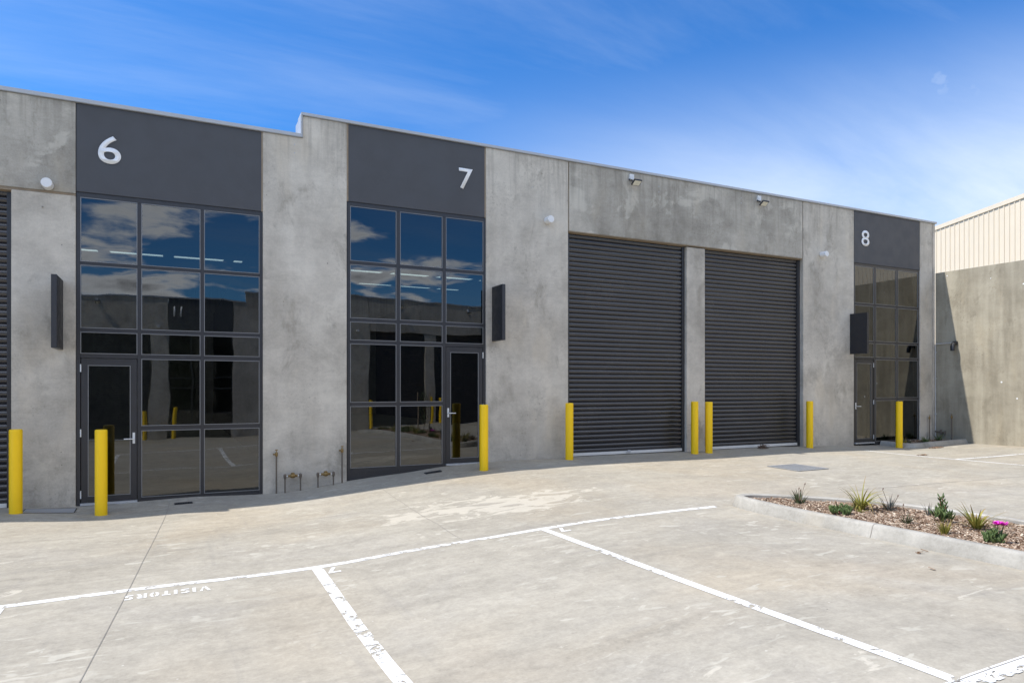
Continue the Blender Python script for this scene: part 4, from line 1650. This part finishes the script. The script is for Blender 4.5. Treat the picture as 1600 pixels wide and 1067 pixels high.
for i, (dx, dy, lab) in enumerate(((-.22, .0, 'left'), (.2, .05, 'right'))):
    m = MB()
    m.tube([(0, 0, -.2), (0.01, 0, 1.3)], .02, 8)
    o = m.build('timber_stake', 'timber')
    o.location = (7.4 + dx, -9.9 + dy, gz(7.4, -9.9) + .08)
    tag(o, 'bare timber stake mirrored in window 7, %s of the sapling' % lab, 'stake', 'timber stakes beside the sapling')


# ------------------------------------------------------------------ litter and odds and ends on the yard
def litter(x, y, r, n, label, seed, mat='chip', flat=.5):
    rs = random.Random(seed)
    m = MB()
    for k in range(n):
        a, q = rs.uniform(0, 6.28), r * math.sqrt(rs.random())
        px, py = x + q * math.cos(a) * 1.6, y + q * math.sin(a) * flat
        b = rs.uniform(0, 3.14)
        ax = Vector((math.cos(b), math.sin(b), rs.uniform(-.3, .3))).normalized()
        ay = Vector((-math.sin(b), math.cos(b), rs.uniform(-.3, .3))).normalized()
        m.obox((px - x, py - y, gz(px, py) - gz(x, y) + rs.uniform(.004, .02)), ax, ay, ax.cross(ay).normalized(), rs.uniform(.012, .035), rs.uniform(.004, .012), .002, rs.uniform(.1, .55))
    o = m.build('leaf_litter', mat)
    o.location = (x, y, gz(x, y))
    return tag(o, label, 'leaf litter', kind='stuff')


litter(16.7, -1.07, .17, 90, 'brown bark litter spilled against the bed kerb', 51)
litter(14.55, -2.15, .13, 34, 'thin smear of dry leaves on the sunlit yard near the white line', 52, flat=.35)
litter(6.30, -7.6, .5, 3, 'stray bark crumbs beside the island kerb', 53, flat=.9)
litter(6.2, -7.45, .03, 4, 'curled dry leaf lying off the kerb', 54)
# twisted wire offcut in front of the right-hand roller door
wo = MB()
rs = random.Random(31)
base = Vector((0, 0, .01))
for k in range(9):
    p = [Vector((rs.uniform(-.12, .12), rs.uniform(-.06, .06), rs.uniform(.005, .05)))]
    for i in range(5):
        p.append(Vector((rs.uniform(-.14, .16), rs.uniform(-.07, .07), rs.uniform(.005, .11 - abs(p[-1].x) * .4))))
    wo.tube(p, .006, 6)
o = wo.build('wire_offcut', 'twig')
o.location = (11.93, -.12, gz(11.93, -.12))
tag(o, 'small dark tangle lying before the right-hand roller door', 'debris')

# ------------------------------------------------------------------ the units across the yard (they show in the glass)
YO = -20.1
OP = empty('warehouse', (0, YO, 0), 'facing concrete units with charcoal number 11 panel, mirrored in the glass', 'building')


def opanel(name, pts, mat, y0=0.0, parent=OP, label=None, y1=None):
    m = MB()
    m.prism(pts, -(T if y1 is None else y1), -y0)
    o = m.build(name, mat, parent, bevel=.006)
    if label:
        o['label'] = label
    return o


OL, OH = 5.36, 5.80
opanel('concrete_panel', rect(-16, -5.2, -1.5, OL), 'wall')
opanel('concrete_panel', rect(-5.19, -.17, 4.02, OL), 'wall')
opanel('concrete_panel', rect(-.86, -.17, -1.5, 4.0), 'wall')
opanel('painted_panel', rect(-.16, 2.28, 4.05, OL), 'panel', y0=.006, label='charcoal painted panel carrying the number 11')
opanel('concrete_panel', [(2.29, -1.5), (3.9, -1.5), (3.9, OH), (2.87, OH), (2.87, OL), (2.29, OL)], 'wall')
opanel('painted_panel', rect(3.91, 6.45, 4.4, OH), 'panel', y0=.006)
opanel('concrete_panel', rect(6.46, 8.22, -1.5, OH), 'wall')
opanel('concrete_panel', rect(8.24, 14.6, 4.32, OH), 'wall')
opanel('concrete_panel', rect(11.05, 11.54, -1.5, 4.3), 'wall', y0=.03)
opanel('concrete_panel', rect(14.61, 18.38, -1.5, OH), 'wall')
op = [o for o in OP.children if o.get('label', '').endswith('11')][0]
number('11', .03, .35, 4.65, 5.02, .004, op, flip=True, label='white number 11')
m = MB()
m.box(-16, 2.84, -.3, .03, OL + .002, OL + .06)
m.box(2.84, 18.38, -.3, .03, OH + .002, OH + .06)
m.build('parapet_capping', 'cap', OP)
m = MB()
m.box(-16, 18.38, -14, -.6, -1.5, 5.2)
m.build('building_core', 'inner', OP)
for (x0, x1, z0, z1) in ((-.16, 2.28, -.45, 4.05), (3.91, 6.45, -.3, 4.4)):
    m = MB()
    w3 = (x1 - x0) / 3
    for k in range(4):
        xx = x0 + k * w3
        m.box(max(x0, xx - .03), min(x1, xx + .03), -.12, -.03, z0 - .5, z1)
    for z in (z0, z0 + 1.05, z0 + 2.1, z0 + 2.5, z0 + 3.4, z1 - .06):
        m.box(x0, x1, -.12, -.034, z, z + .05)
    f = m.build('window_frame', 'frame', OP)
    m = MB()
    m.add([(x0, -.08, z0), (x1, -.08, z0), (x1, -.08, z1), (x0, -.08, z1)], [(0, 1, 2, 3)])
    m.build('pane', 'glass', f)
    m = MB()
    m.box(x0, x1, -.5, -.45, z0 - .4, z1)
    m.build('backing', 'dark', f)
roller_door(-5.17, -.88, -.46, 4.04, -.20, OP, 'charcoal roller door left of the number 11 panel', sgn=-1, lock=False)
roller_door(8.26, 11.03, -.16, 4.34, -.20, OP, 'charcoal roller door mirrored in window 7, left one', sgn=-1, lock=False)
roller_door(11.56, 14.58, -.16, 4.34, -.20, OP, 'charcoal roller door mirrored in window 7, right one', sgn=-1, lock=False)
cyl_light(-.55, 4.20, 'white drum light left of number 11, mirrored in window 6', y=YO, sgn=-1)
cyl_light(7.66, 4.30, 'white drum light mirrored in window 7 beside the far roller door', y=YO, sgn=-1)
floodlight(-2.7, 5.25, 'small floodlight mirrored in window 6 at upper left', y=YO, sgn=-1)
floodlight(9.7, 5.62, 'small floodlight mirrored in window 7, middle pane', y=YO, sgn=-1)
floodlight(13.2, 5.62, 'small floodlight mirrored in window 7, right pane', y=YO, sgn=-1)
